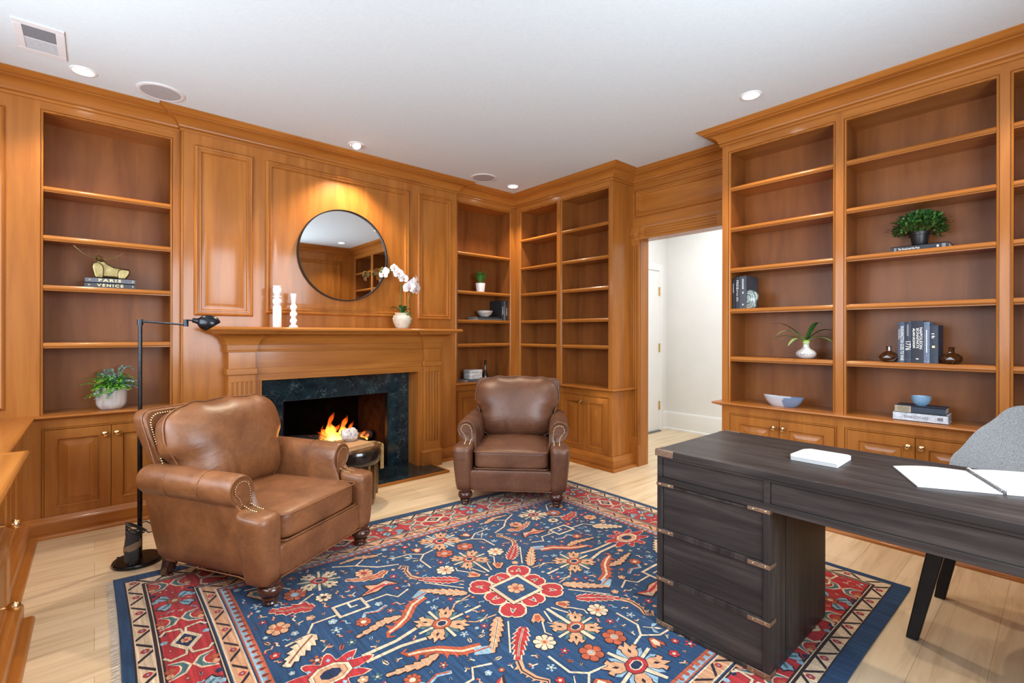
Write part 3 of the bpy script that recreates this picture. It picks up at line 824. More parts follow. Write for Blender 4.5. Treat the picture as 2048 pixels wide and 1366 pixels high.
    m = MB(); m.sq(CC, (1, 1, 1), 5.0, M_, pillow, N=30); c = m.build('back_cushion', leather_, t, weld=True, smooth=70)
    m = MB(); pts = []
    for i in range(73):
        a = 2 * PI * i / 72; x = math.copysign(abs(math.cos(a)) ** .5, math.cos(a)); z = math.copysign(abs(math.sin(a)) ** .5, math.sin(a))
        l = (abs(x) ** 5 + abs(z) ** 5) ** .2; q = pillow(V((x / l, 0, z / l)))
        pts.append(M_ @ V((q.x * 1.010, -.030, q.z * 1.010)) + V(CC))
    m.tube(pts, .0042, 6); m.build('piping', leather_, c)
    m = MB(); m.tube([(-.372, -.004, ZB + .005), (-.34, -.024, ZB + .005), (-.29, -.022, ZB + .004), (.29, -.022, ZB + .004), (.34, -.024, ZB + .005), (.372, -.004, ZB + .005)], .0034, 6)
    for sx in (-1, 1):
        m.tube([(sx * .386, .03, ZB + .006), (sx * .368, .09, ZB + .010), (sx * .354, .16, ZB + .008), (sx * .352, .34, ZB + .006), (sx * .352, .55, ZB + .006)], .0034, 6)
    m.build('bottom_welt', leather_, t)
    return t
def facing(a, b):
    a, b = V(a), V(b); return ((a + b) / 2, math.atan2((b - a).y, (b - a).x))
c1, r1 = facing((.598, 2.353), (1.168, 2.684)); c2, r2 = facing((2.003, 2.825), (2.486, 2.385))
armchair('tan worn leather club armchair nearest the viewer, beside the floor lamp', LEATHER, (c1.x, c1.y, .0142), r1, (0, -.0138))
armchair('shade-darkened brown leather club armchair in the corner, facing the viewer, right of the hearth', LEATHER_SHADED, (c2.x, c2.y, .0142), r2 - .055, (-.0138, -.0138))

# ================================================================== DESK
PDK = PL((1.790, 0, 0), (0, 1, 0), (-1, 0, 0)); DT = .748; Y1 = 1.133; YP = .687; YZ = -.36; XB_ = 2.40
t = thing('desk', 'dark ebonised campaign desk with bronze corner brackets and drawer pedestal', 'desk', (2.1, .40, .012))
m = MB(); m.box((1.785, YZ - .002, DT - .026), (XB_ + .004, Y1 + .004, DT)); m.build('desktop', DW['y'], t, True, bevel=.002)
m = MB(); m.box((1.8005, YZ + .002, .610), (XB_ - .004, Y1 - .002, DT - .0264))
for a, b, z0, z1 in ((YZ, Y1, .609, .634), (YZ, Y1, .711, DT - .0262), (Y1 - .022, Y1, .634, .711), (.686, .706, .634, .711), (YZ, YZ + .022, .634, .711)): slab(m, PDK, a, b, z0, z1, -.012, .0)
m.build('apron', DW['y'], t, True, bevel=.001)
for a, b in ((.708, Y1 - .024), (YZ + .024, .684)):
    m = MB(); slab(m, PDK, a, b, .6365, .7085, -.0108, -.0065); m.build('drawer_front', DW['y'], t, True)
# pedestal
m = MB(); m.box((1.8015, YP + .0005, .0165), (XB_ - .012, Y1 - .0005, .6055))
m.box((1.805, YP + .002, .0150), (XB_ - .02, Y1 - .002, .0166))
zs = [(.030, .200), (.222, .400), (.422, .596)]
slab(m, PDK, YP, YP + .022, .016, .606, -.012, .0); slab(m, PDK, Y1 - .024, Y1, .016, .606, -.012, .0)
for z0, z1 in ((.016, .030), (.200, .222), (.400, .422), (.596, .606)): slab(m, PDK, YP + .022, Y1 - .024, z0, z1, -.012, -.001)
m.build('pedestal', DW['z'], t, True, bevel=.001)
for z0, z1 in zs:
    m = MB(); slab(m, PDK, YP + .025, Y1 - .027, z0 + .0025, z1 - .0025, -.0118, -.0065); m.build('drawer_front', DW['y'], t, True)
m = MB()
for x in (1.940,): m.box((x, YP - .0012, .02), (x + .0022, YP + .002, .606))
m.build('plank_seam', BLACKP, t, True)
def bracket(z0, z1, u, side, L_=.075):
    m = MB()
    if side > 0: slab(m, PDK, Y1 - L_, Y1 + .0015, z0, z1, -.002, .0025); m.box((1.7875, Y1, z0), (1.85, Y1 + .0025, z1)); sc = [Y1 - .014, Y1 - .055]
    else: slab(m, PDK, YP - .0015, YP + L_, z0, z1, -.002, .0025); m.box((1.7875, YP - .0025, z0), (1.845, YP, z1)); sc = [YP + .013, YP + .055]
    b = m.build('corner_bracket', BRONZE, t, True, bevel=.0008)
    m = MB()
    for s in sc:
        p = PDK.p(s, (z0 + z1) / 2, .0025); m.ball(p, .0034, 8, 5, (.6, 1, 1))
    m.build('screw', BRASS2, b, True)
for z0, z1 in ((.598, .611), (.402, .417), (.201, .216), (.014, .034)):
    bracket(z0, z1, 0, 1); bracket(z0, z1, 0, -1)
for yy in (Y1, ):                                     # top corners
    for xx, s in ((1.785, 1), (XB_ + .004, -1)):
        m = MB(); x0, x1 = sorted((xx - s * .0025, xx + s * .0015))
        m.box((x0, yy - .075, DT - .026), (x1, yy + .0065, DT - .001)); x0, x1 = sorted((xx, xx + s * .06)); m.box((x0, yy + .002, DT - .026), (x1, yy + .0065, DT - .001))
        x0, x1 = sorted((xx, xx + s * .06)); m.box((x0, yy - .003, DT - .002), (x1, yy + .0065, DT + .0012)); x0, x1 = sorted((xx - s * .002, xx + s * .010)); m.box((x0, yy - .075, DT - .002), (x1, yy + .006, DT + .0012))
        m.build('corner_bracket', BRONZE, t, True, bevel=.0008)
m = MB()
for x in (1.83, 2.34):
    m.loft([[(x - .03 + a * .03, YZ + .05 + b * .03, z) for a, b in ((0, 0), (2, 0), (2, 1), (0, 1))] for z in (.012, .609)])
m.build('leg', DW['z'], t, True)

# paper things on the desk
m = MB()
for i, dz in enumerate((0, .0055, .011)):
    q = [(2.026 - i * .001, .546), (2.026, .700), (2.055, .712), (2.183, .708), (2.213, .690), (2.213, .562), (2.20, .548)]
    m.loft([[(x, y, DT + dz + e) for x, y in q] for e in (.0004, .0052)])
tag(m.build('paper_pad', WHITEP, bevel=.0008), 'closed white pad lying alone on the desk, left of the open notebook', 'pad')
nb = thing('spiral_notebook', 'open spiral-bound notebook with blank white pages on the desk', 'notebook', (2.17, .21, DT))
A, B_, C_, D_ = V((2.201, .419, 0)), V((1.967, .313, 0)), V((2.068, .130, 0)), V((2.318, .236, 0))   # left leaf corners: far-left, near-left, spine near, spine far
def leaf(name, a, b, c, d, h, lift, mat, dz=0):
    m = MB(); N = 10; top = []; bot = []
    for i in range(N + 1):
        q = i / N; z = h + lift * math.sin(q * PI) * (1 - q * .3)
        e0, e1 = a.lerp(d, q), b.lerp(c, q)
        top.append([(e0.x, e0.y, DT + dz + z), (e1.x, e1.y, DT + dz + z), (e1.x, e1.y, DT + dz + .0008), (e0.x, e0.y, DT + dz + .0008)])
    m.loft(top); return m.build(name, mat, nb, True, smooth=40)
leaf('left_pages', A, B_, C_, D_, .004, .008, WHITEP)
sh = (C_ - B_); sh2 = (D_ - A)
g = (C_ - B_).normalized() * .010
leaf('right_pages', D_ + g, C_ + g, C_ + g + sh, D_ + g + sh2, .010, .004, WHITEP)
m = MB(); m.loft([[(p.x, p.y, DT + z) for p in (A - g * .3, B_ - g * .3, C_ + g * 2 + sh, D_ + g * 2 + sh2)] for z in (.0002, .0012)]); m.build('cover', BLACKP, nb, True)
m = MB(); ax = (D_ - C_); nn = g.normalized()
for i in range(24):
    c = C_ + ax * ((i + .6) / 24) + g * .5; pts = []
    for j in range(13):
        a = 2 * PI * j / 12; p = c + nn *   .0072 * math.cos(a); pts.append((p.x, p.y, DT + .0085 + .0072 * math.sin(a)))
    m.tube(pts, .0011, 5)
m.build('wire_spiral', plain('steel_wire', (.30, .30, .31), .3, 1, .05), nb, True)

# ================================================================== GREY CHAIR
FAB, n, b = nt('grey_tweed'); setp(b, rough=.95, sheen=.2)
v = coords(n, (1, 1, 1)); f1 = noise(n, coords(n, (620, 620, 200)), 1, 2, .7); f2 = noise(n, coords(n, (200, 620, 620)), 1, 2, .7)
ad = n.nodes.new('ShaderNodeMath'); ad.operation = 'ADD'; n.links.new(f1, ad.inputs[0]); n.links.new(f2, ad.inputs[1])
n.links.new(ramp(n, ad.outputs[0], [(.82, (.085, .087, .09)), (1.0, (.19, .195, .20)), (1.0, (.26, .265, .27))]), b.inputs['Base Color']); bump(n, b, ad.outputs[0], .5, .002)
t = thing('desk_chair', 'grey tweed shell chair with black tapered legs tucked behind the desk', 'chair', (2.76, .10, 0), 0)
m = MB(); rows = []
NS, NT = 40, 32
def shell(s, q, off=0):
    # s 0..1 from seat front edge to the top of the back, q -1..1 across
    if s < .45:
        k = s / .45; x = -.27 + .44 * k; z = .455 - .03 * math.sin(k * PI * .8) ; wv = .235 + .015 * k
    else:
        k = (s - .45) / .55; x = .17 + .10 * math.sin(k * PI / 2) * .9 + .05 * k; z = .445 + .475 * k ** 1.12; wv = .25 - .02 * k - .105 * k ** 2.2
    side = abs(q) ** 2.6
    up = (.17 * math.exp(-((s - .50) / .22) ** 2)) * side
    inn = (.10 * math.exp(-((s - .62) / .28) ** 2)) * side
    if s > .78: z -= (abs(q) ** 3.2) * .085 * ((s - .78) / .22) ** 2
    return V((x - inn + off * .7, q * wv, z + up - (off * .7 if s < .5 else 0)))
out = []
for i in range(NS + 1):
    s = i / NS
    r = [shell(s, -1 + 2 * j / NT) for j in range(NT + 1)] + [shell(s, 1 - 2 * j / NT, .035) for j in range(NT + 1)]
    out.append(r)
m.loft(out); m.build('seat_shell', FAB, t, weld=False, smooth=60)
for fx, fy in ((2.515 - 2.76, .415 - .10), (3.0 - 2.76, .395 - .10), (2.515 - 2.76, -.315), (3.0 - 2.76, -.295)):
    m = MB(); tx, ty = fx * .88, fy * .74; R_ = []
    for z, w in ((0, .019), (.02, .020), (.43, .028)):
        k = z / .43; x, y = fx + (tx - fx) * k, fy + (ty - fy) * k
        R_.append([(x - w, y - w, z), (x + w, y - w, z), (x + w, y + w, z), (x - w, y + w, z)])
    m.loft(R_); m.build('leg', BLACKM, t, bevel=.003)

# ================================================================== FLOOR LAMP
t = thing('floor_lamp', 'slim dark bronze pharmacy floor lamp with swing arm beside the tan armchair', 'floor lamp', (.178, 3.284, 0))
lx, ly = .185, 3.279
m = MB(); m.lathe([(.001, 0), (.104, 0), (.112, .004), (.113, .014), (.108, .020), (.09, .022), (.02, .024), (.001, .024)], Matrix.Translation((.178, 3.284, 0)), 40); m.build('base', DARKM, t, True)
m = MB(); m.tube([(lx, ly, .02), (lx, ly, .70)], .0115, 14); m.tube([(lx, ly, .70), (lx, ly, .73)], .0145, 14); m.tube([(lx, ly, .73), (lx, ly, 1.285)], .0095, 14); m.tube([(lx, ly, 1.275), (lx, ly, 1.305)], .014, 14); m.build('pole', DARKM, t, True)
e1 = V((.372, 3.116, 1.290)); d1 = (e1 - V((lx, ly, 1.290))).normalized()
m = MB(); m.tube([(lx, ly, 1.296), e1 + V((0, 0, -.012))], .0058, 10); m.build('swing_arm', DARKM, t, True)
m = MB(); m.tube([e1 + V((0, 0, -.022)), e1 + V((0, 0, .016))], .0115, 12); m.tube([e1 + V((0, 0, .012)), e1 + d1 * .065 + V((0, 0, .010))], .004, 8); m.build('joint', DARKM, t, True)
c = V((.466, 3.034, 1.286)); hr = V((c.x, c.y, 0)).normalized(); px_ = V((hr.y, -hr.x, 0)); nn = (px_ * .57 + V((0, 0, -.82))).normalized(); ax_ = (px_ * .97 + V((0, 0, -.20))).normalized()
m = MB(); q = mat4 = Matrix.Translation(c) @ ax_.to_track_quat('Z', 'Y').to_matrix().to_4x4()
m.lathe([(.006, -.078), (.0125, -.076), (.0135, -.062), (.017, -.052)] + [(.045 * math.sin(a), -.055 * math.cos(a)) for a in [.36 + i * .13 for i in range(22)]], q, 44)
def clip(p):
    d_ = (V(p) - c).dot(nn); return tuple(V(p) - nn * max(0, d_ - .0265))
m.v = [clip(p) for p in m.v]; m.build('lamp_shade', DARKM, t, True, smooth=40)
cord = MB()
def loop(c, r, h, n=24, tw=0, ph=0):
    return [(c[0] + r * math.cos(2 * PI * i / n + ph), c[1] + r * .5 * math.sin(2 * PI * i / n + ph), c[2] + h * math.sin(2 * PI * i / n * 1.0 + tw)) for i in range(n + 1)]
bx, by = .150, 3.215
for k in range(5): cord.tube(loop((bx + .004 * k, by - .003 * k, .185 + .008 * k), .026 + .004 * k, .030, 24, .6 * k, k), .0032, 6)
cord.tube([(lx, ly - .012, .21), (.21, 3.23, .225), (.25, 3.20, .195), (.29, 3.19, .205), (.33, 3.20, .20)], .003, 6)
cord.tube([(lx, ly - .012, .19), (.22, 3.22, .165), (.27, 3.20, .18), (.33, 3.21, .19)], .003, 6)
cord.tube([(bx - .02, by, .06), (.09, 3.21, .075), (.075, 3.23, .03), (.07, 3.27, .010), (.09, 3.36, .006)], .003, 6)
o = cord.build('power_cord', BLACKP, t, True); o['label'] = 'black cord coiled and taped to the lamp pole'
m = MB(); m.sq((bx, by, .150), (.030, .021, .048), 7, Matrix.Rotation(.12, 4, 'Y'), N=8); m.sq((bx - .004, by - .002, .070), (.030, .024, .036), 6, N=8)
m.build('adaptor', plain('dark_grey_plastic', (.035, .035, .038), .35), o, True, weld=True, smooth=60)
TAPE = plain('brown_tape', (.23, .16, .10), .55, 0, .15)
m = MB(); m.loft([[(bx + (.039 + dd) * math.copysign(abs(math.cos(a)) ** .6, math.cos(a)), by + .026 * math.copysign(abs(math.sin(a)) ** .6, math.sin(a)), z + .012 * math.cos(a)) for a in [2 * PI * i / 20 for i in range(20)]] for z, dd in ((.098, -.004), (.102, -.002), (.128, -.002), (.132, -.004))])
m.build('tape_wrap', TAPE, o, True, smooth=60)
m = MB(); m.box((bx - .016, by - .034, .028), (bx + .010, by - .018, .052)); m.tube([(bx - .010, by - .034, .036), (bx - .010, by - .052, .030)], .002, 6); m.tube([(bx + .003, by - .034, .036), (bx + .003, by - .052, .030)], .002, 6); m.build('plug', BLACKP, o, True, bevel=.002)

# ================================================================== STUMP TABLE behind the armchair
BARK = wood('burl_bark', (9, 9, 5), (.05, .022, .008), (.13, .06, .022), (.30, .165, .065), .35, .3)
t = thing('stump_side_table', 'burled tree-stump side table between the armchair and the hearth', 'side table', (1.42, 3.385, 0))
m = MB(); rn = random.Random(5); R_ = []
for z, r in ((.0, .150), (.03, .160), (.10, .148), (.19, .130), (.28, .135), (.36, .150), (.405, .172), (.418, .170), (.420, .155)):
    R_.append([((r + .020 * math.sin(3 * a + z * 6) + .009 * math.sin(7 * a + z * 12)) * math.cos(a), (r + .020 * math.sin(3 * a + z * 6) + .009 * math.sin(7 * a + z * 12)) * math.sin(a), z) for a in [2 * PI * j / 40 for j in range(40)]])
m.loft(R_); m.build('stump', BARK, t, smooth=60)
m = MB(); m.lathe([(.120, .285), (.160, .290), (.184, .31), (.192, .34), (.192, .385), (.186, .402), (.150, .404)], Matrix(), 40); m.build('dark_collar', plain('dark_lacquer', (.012, .009, .008), .18, 0, .2, 20, coat=.5), t, smooth=40)
m = MB()
for a, w_ in ((-.35, .05), (-.05, .06), (.3, .05)):
    R_ = [[((.196 + dr) * math.cos(a + q), (.196 + dr) * math.sin(a + q), z_) for q, dr in ((-w_ / .2, -.01), (-w_ / .4, .012), (0, .006), (w_ / .4, .014), (w_ / .2, -.01))] for z_ in (.26 + a * .04, .33, .40, .416)]
    m.loft(R_)
m.build('bark_edge', plain('raw_bark_edge', (.30, .19, .07), .7, 0, .35, 40), t, smooth=50)
m = MB(); 
for i in range(9):
    a = -2.2 + i * .42; z0 = .05 + .02 * (i % 3)
    m.tube([(.158 * math.cos(a + q * .12) , .158 * math.sin(a + q * .12), z0 + q * .30) for q in (0, .33, .66, 1)], [.010, .014, .013, .007], 7)
m.build('burl_ridge', BARK, t, smooth=60)
# ================================================================== RUG (pile drawn as inlaid vector shapes, one mesh)
def rugcol(name, c):
    m, n, b = nt('rug_' + name); setp(b, rough=.95, spec=.1, sheen=.15)
    f = noise(n, coords(n, (75, 3.2, 1)), 1, 4, .65, .15)
    f2 = noise(n, coords(n, (150, 150, 1)), 1, 3, .7)
    x = mixc(n, None, ramp(n, f, [(.25, tuple(v * .48 for v in c)), (.5, c), (.75, tuple(min(1, v * 1.6 + .006) for v in c))]), ramp(n, f2, [(.3, (.72, .72, .72)), (.7, (1.2, 1.2, 1.2))]))
    x.blend_type = 'MULTIPLY'; x.inputs[0].default_value = 1
    n.links.new(x.outputs[2], b.inputs['Base Color']); bump(n, b, f2, .35, .003)
    return m
RC = {'navy': (.011, .045, .112), 'red': (.36, .022, .026), 'cream': (.60, .46, .31), 'peach': (.52, .27, .145), 'rust': (.36, .072, .030), 'sky': (.22, .34, .42), 'teal': (.055, .125, .135), 'dark': (.020, .010, .014), 'deep': (.008, .018, .055)}
RK = list(RC); RMATS = [rugcol(k, RC[k]) for k in RK]
RX, RY = 1.526, 1.731
HX, HY = 1.462, 1.226
def rmap(x, y):
    k = 1.0 - .105 * x / 1.46 if y > 0 else 1.0
    return RX + x + .012 * math.sin(y * 2.2) - (.025 if x < 0 else 0) * max(0, -y) * .6, RY + y * k + .006 * math.sin(x * 3)
rug = MB(); rn = random.Random(3); rcount = [0]; occ = set()
def P(pts, col, lay, seg=None):
    rcount[0] += 1; z = .0100 + lay * .00016 + rcount[0] * 1.6e-7
    if lay >= 4:
        for a, b in zip(pts, pts[1:] + pts[:1]):
            k = max(1, int(math.hypot(b[0] - a[0], b[1] - a[1]) / .008))
            for i in range(k): occ.add((int((a[0] + (b[0] - a[0]) * i / k) // .01), int((a[1] + (b[1] - a[1]) * i / k) // .01)))
        occ.add((int(sum(p[0] for p in pts) / len(pts) // .01), int(sum(p[1] for p in pts) / len(pts) // .01)))
    rug.add([(*rmap(x, y), z) for x, y in pts], [tuple(range(len(pts)))], RK.index(col))
def strip(pts, w, col, lay):
    """line of width w"""
    n = len(pts)
    if n < 2: return
    L_ = []; R_ = []
    for i in range(n):
        a = pts[max(0, i - 1)]; b = pts[min(n - 1, i + 1)]; dx, dy = b[0] - a[0], b[1] - a[1]; l = math.hypot(dx, dy) or 1
        ww = w[i] if isinstance(w, list) else w
        L_.append((pts[i][0] - dy / l * ww / 2, pts[i][1] + dx / l * ww / 2)); R_.append((pts[i][0] + dy / l * ww / 2, pts[i][1] - dx / l * ww / 2))
    P(L_ + R_[::-1], col, lay)
def tf(x, y, s, a, sx=1, sy=1):
    c, q = math.cos(a), math.sin(a)
    def f(p): return (sx * (x + s * (p[0] * c - p[1] * q)), sy * (y + s * (p[0] * q + p[1] * c)))
    return f
def subdiv(pts, n=4):
    out = []
    for a, b in zip(pts, pts[1:] + pts[:1]):
        for i in range(n): out.append((a[0] + (b[0] - a[0]) * i / n, a[1] + (b[1] - a[1]) * i / n))
    return out
def ring_rect(hx, hy, hx2, hy2, col, lay):
    """frame between two half-size rectangles, cut into short pieces so that it follows the rug's edge"""
    N = 24
    for s in (-1, 1):
        for i in range(N):
            a, b = -1 + 2 * i / N, -1 + 2 * (i + 1) / N
            P([(a * hx, s * hy), (b * hx, s * hy), (b * hx2, s * hy2), (a * hx2, s * hy2)], col, lay)
            P([(s * hx, a * hy), (s * hx, b * hy), (s * hx2, b * hy2), (s * hx2, a * hy2)], col, lay)
def rosette(f, r, n, c1, c2, lay=4, out='dark', c3=None):
    pet = []
    for i in range(n * 6):
        a = 2 * PI * i / (n * 6); k = r * (.74 + .26 * abs(math.cos(n * a / 2)) ** .6); pet.append((k * math.cos(a), k * math.sin(a)))
    P([f((x * 1.10, y * 1.10)) for x, y in pet], out, lay); P([f(p) for p in pet], c1, lay + 1)
    for i in range(n):
        a = 2 * PI * (i + .5) / n; strip([f((.40 * r * math.cos(a), .40 * r * math.sin(a))), f((.86 * r * math.cos(a), .86 * r * math.sin(a)))], r * .07, out, lay + 2)
    P([f((r * .36 * math.cos(2 * PI * i / 12), r * .36 * math.sin(2 * PI * i / 12))) for i in range(12)], c2, lay + 3)
    if c3: P([f((r * .17 * math.cos(2 * PI * i / 8), r * .17 * math.sin(2 * PI * i / 8))) for i in range(8)], c3, lay + 4)
def sazleaf(pts, w, c1, edge, lay, mid='cream', teeth=9, f=None):
    """serrated leaf along a polyline (tip last)"""
    f = f or (lambda p: p)
    n = teeth * 2; path = []
    L = [0]
    for a, b in zip(pts, pts[1:]): L.append(L[-1] + math.hypot(b[0] - a[0], b[1] - a[1]))
    def at(s):
        s *= L[-1]
        for i in range(len(pts) - 1):
            if s <= L[i + 1] or i == len(pts) - 2:
                k = (s - L[i]) / max(1e-6, L[i + 1] - L[i]); a, b = pts[i], pts[i + 1]
                dx, dy = b[0] - a[0], b[1] - a[1]; l = math.hypot(dx, dy) or 1
                return a[0] + dx * k, a[1] + dy * k, -dy / l, dx / l, dx / l, dy / l
    def outline(ex):
        A_, B_ = [], []
        for i in range(n + 1):
            s = i / n; x, y, nx, ny, tx, ty = at(s); env = (math.sin(min(1, s * 2.2 + .25) * PI / 2)) * (1 - s) ** .55 + .05
            k = w * env * (1.0 if i % 2 else .58) + ex; sh = -.012 if i % 2 else 0
            A_.append((x + nx * k - tx * sh, y + ny * k - ty * sh)); B_.append((x - nx * k - tx * sh, y - ny * k - ty * sh))
        return A_ + B_[::-1]
    P([f(p) for p in outline(.006)], edge, lay); P([f(p) for p in outline(0)], c1, lay + 1)
    strip([f(at(.04 + .86 * i / 10)[:2]) for i in range(11)], w * .20, mid, lay + 2)
    strip([f(at(.04 + .86 * i / 10)[:2]) for i in range(11)], w * .07, 'dark', lay + 3)
def tulip(f, r, c1, c2, lay=4):
    P([f(p) for p in ((-.35 * r, -r), (.35 * r, -r), (r, .5 * r), (.75 * r, 1.05 * r), (.35 * r, .55 * r), (0, 1.1 * r), (-.35 * r, .55 * r), (-.75 * r, 1.05 * r), (-r, .5 * r))], 'dark', lay)
    P([f((x * .85, y * .88)) for x, y in ((-.35 * r, -r), (.35 * r, -r), (r, .5 * r), (.75 * r, 1.05 * r), (.35 * r, .55 * r), (0, 1.1 * r), (-.35 * r, .55 * r), (-.75 * r, 1.05 * r), (-r, .5 * r))], c1, lay + 1)
    P([f(p) for p in ((-.28 * r, -.55 * r), (.28 * r, -.55 * r), (.4 * r, .25 * r), (0, .7 * r), (-.4 * r, .25 * r))], c2, lay + 2)
def sprig(f, r, lay=4, c='sky'):
    for s in (-1, 1): P([f(p) for p in ((0, 0), (s * r * .9, r * .2), (s * r, r * .9), (s * r * .5, r * .55))], c, lay)
    P([f(p) for p in ((0, .1 * r), (.22 * r, .7 * r), (0, 1.35 * r), (-.22 * r, .7 * r))], 'cream', lay + 1); strip([f((0, -r)), f((0, .3 * r))], r * .14, 'cream', lay)
def palmette(f, r, lay=4, c1='peach', c2='teal', core='rust'):
    for i in range(4):                                        # small teal lobes between
        a = PI / 2 * i
        for d in (-.30, .30):
            P([f((r * k * math.cos(a + d + e), r * k * math.sin(a + d + e))) for k, e in ((.25, 0), (.62, -.17), (.83, -.05), (.70, .12))], c2, lay)
    for i in range(4):                                        # four big notched petals on the diagonals
        a = PI / 4 + PI / 2 * i
        q = [(.22, -.50), (.60, -.46), (.74, -.34), (.84, -.44), (.93, -.24), (.80, -.14), (1.06, 0), (.80, .14), (.93, .24), (.84, .44), (.74, .34), (.60, .46), (.22, .50)]
        P([f((1.05 * r * k * math.cos(a + e), 1.05 * r * k * math.sin(a + e))) for k, e in q], 'dark', lay + 1)
        P([f((r * k * math.cos(a + e * .92), r * k * math.sin(a + e * .92))) for k, e in q], c1, lay + 2)
        P([f((r * k * math.cos(a + e), r * k * math.sin(a + e))) for k, e in ((.50, 0), (.60, -.10), (.74, 0), (.60, .10))], 'dark', lay + 3)
    for i in range(4):
        a = PI / 2 * i; strip([f((r * .2 * math.cos(a), r * .2 * math.sin(a))), f((r * .92 * math.cos(a), r * .92 * math.sin(a)))], r * .11, 'cream', lay + 4)
    for k, c in ((.36, 'dark'), (.33, core), (.20, 'cream'), (.155, 'deep')):
        P([f((r * k * math.cos(PI / 8 + PI / 4 * i) * 1.1, r * k * math.sin(PI / 8 + PI / 4 * i) * .9)) for i in range(8)], c, lay + 5); lay += 1
def bigpalm(f, r, lay=4, c='red'):
    pts = []
    for i in range(72):
        a = 2 * PI * i / 72; k = r * (.80 + .20 * math.cos(9 * a)) * (1.15 if abs(math.cos(a)) > .8 else 1); pts.append((k * math.cos(a), k * math.sin(a) * .82))
    P([f((x * 1.06, y * 1.06)) for x, y in pts], 'cream', lay); P([f(p) for p in pts], c, lay + 1)
    for k, cc in ((.52, 'dark'), (.50, 'cream'), (.40, 'dark'), (.385, 'peach'), (.25, 'deep')):
        P([f((r * k * math.cos(PI / 8 + PI / 4 * i) * 1.15, r * k * .8 * math.sin(PI / 8 + PI / 4 * i))) for i in range(8)], cc, lay + 2); lay += 1
    for i in range(7):
        a = .5 + i * .9; P([f((r * (.68 + kk * .10) * math.cos(a + e), r * .8 * (.68 + kk * .10) * math.sin(a + e))) for kk, e in ((-1, 0), (0, .10), (1, 0), (0, -.10))], 'sky', lay)
I = lambda p: p
# grounds
for i in range(24):
    for j in range(20):
        a, b = -1 + 2 * i / 24, -1 + 2 * (i + 1) / 24; c, d = -1 + 2 * j / 20, -1 + 2 * (j + 1) / 20
        P([(a * HX, c * HY), (b * HX, c * HY), (b * HX, d * HY), (a * HX, d * HY)], 'navy', -2)
ring_rect(1.425, 1.165, 1.355, 1.105, 'dark', 0); ring_rect(1.419, 1.160, 1.361, 1.110, 'cream', 1)
ring_rect(1.355, 1.105, 1.165, .925, 'dark', 0); ring_rect(1.349, 1.099, 1.171, .931, 'cream', 1); ring_rect(1.345, 1.095, 1.175, .935, 'dark', 2); ring_rect(1.338, 1.088, 1.182, .942, 'red', 3)
ring_rect(1.160, .920, 1.098, .862, 'cream', 1); ring_rect(1.154, .915, 1.104, .868, 'peach', 2)
ring_rect(1.092, .856, 1.050, .818, 'rust', 1); ring_rect(1.086, .850, 1.064, .830, 'sky', 2)
# guard borders: slanted dark bars and little flowers
def guard(hx, hy, w, col2):
    for s in (-1, 1):
        n = int(2 * hy / .075)
        for i in range(n):
            y = -hy + (i + .5) * 2 * hy / n; k = .025 * (1 if i % 2 else -1)
            P([(s * hx - w * .42, y - k - .008), (s * hx - w * .42, y - k + .008), (s * hx + w * .42, y + k + .010), (s * hx + w * .42, y + k - .008)], 'dark', 4)
            if i % 2: P([(s * hx + w * .28 * math.cos(q), y + .036 + w * .26 * math.sin(q)) for q in (0, 1.05, 2.1, 3.14, 4.2, 5.2)], col2, 4); P([(s * hx + w * .11 * math.cos(q), y + .036 + w * .11 * math.sin(q)) for q in (0, 1.5, 3.1, 4.7)], 'sky', 5)
        n = int(2 * hx / .075)
        for i in range(n):
            x = -hx + (i + .5) * 2 * hx / n; k = .025 * (1 if i % 2 else -1)
            P([(x - k - .008, s * hy - w * .42), (x - k + .008, s * hy - w * .42), (x + k + .010, s * hy + w * .42), (x + k - .008, s * hy + w * .42)], 'dark', 4)
            if i % 2: P([(x + .036 + w * .26 * math.cos(q), s * hy + w * .28 * math.sin(q)) for q in (0, 1.05, 2.1, 3.14, 4.2, 5.2)], col2, 4); P([(x + .036 + w * .11 * math.cos(q), s * hy + w * .11 * math.sin(q)) for q in (0, 1.5, 3.1, 4.7)], 'sky', 5)
guard(1.390, 1.135, .058, 'red'); guard(1.129, .891, .05, 'red')
n = 44
for s in (-1, 1):                                             # reciprocal beads
    for i in range(n):
        y = -.85 + 1.7 * (i + .5) / n; P([(s * 1.069 + .012 * math.cos(q), y + .011 * math.sin(q)) for q in (0, 1.05, 2.1, 3.14, 4.2, 5.2)], 'rust', 4); strip([(s * 1.056, y), (s * 1.076, y)], .006, 'dark', 5)
    for i in range(56):
        x = -1.08 + 2.16 * (i + .5) / 56; P([(x + .011 * math.cos(q), s * .836 + .011 * math.sin(q)) for q in (0, 1.05, 2.1, 3.14, 4.2, 5.2)], 'rust', 4)
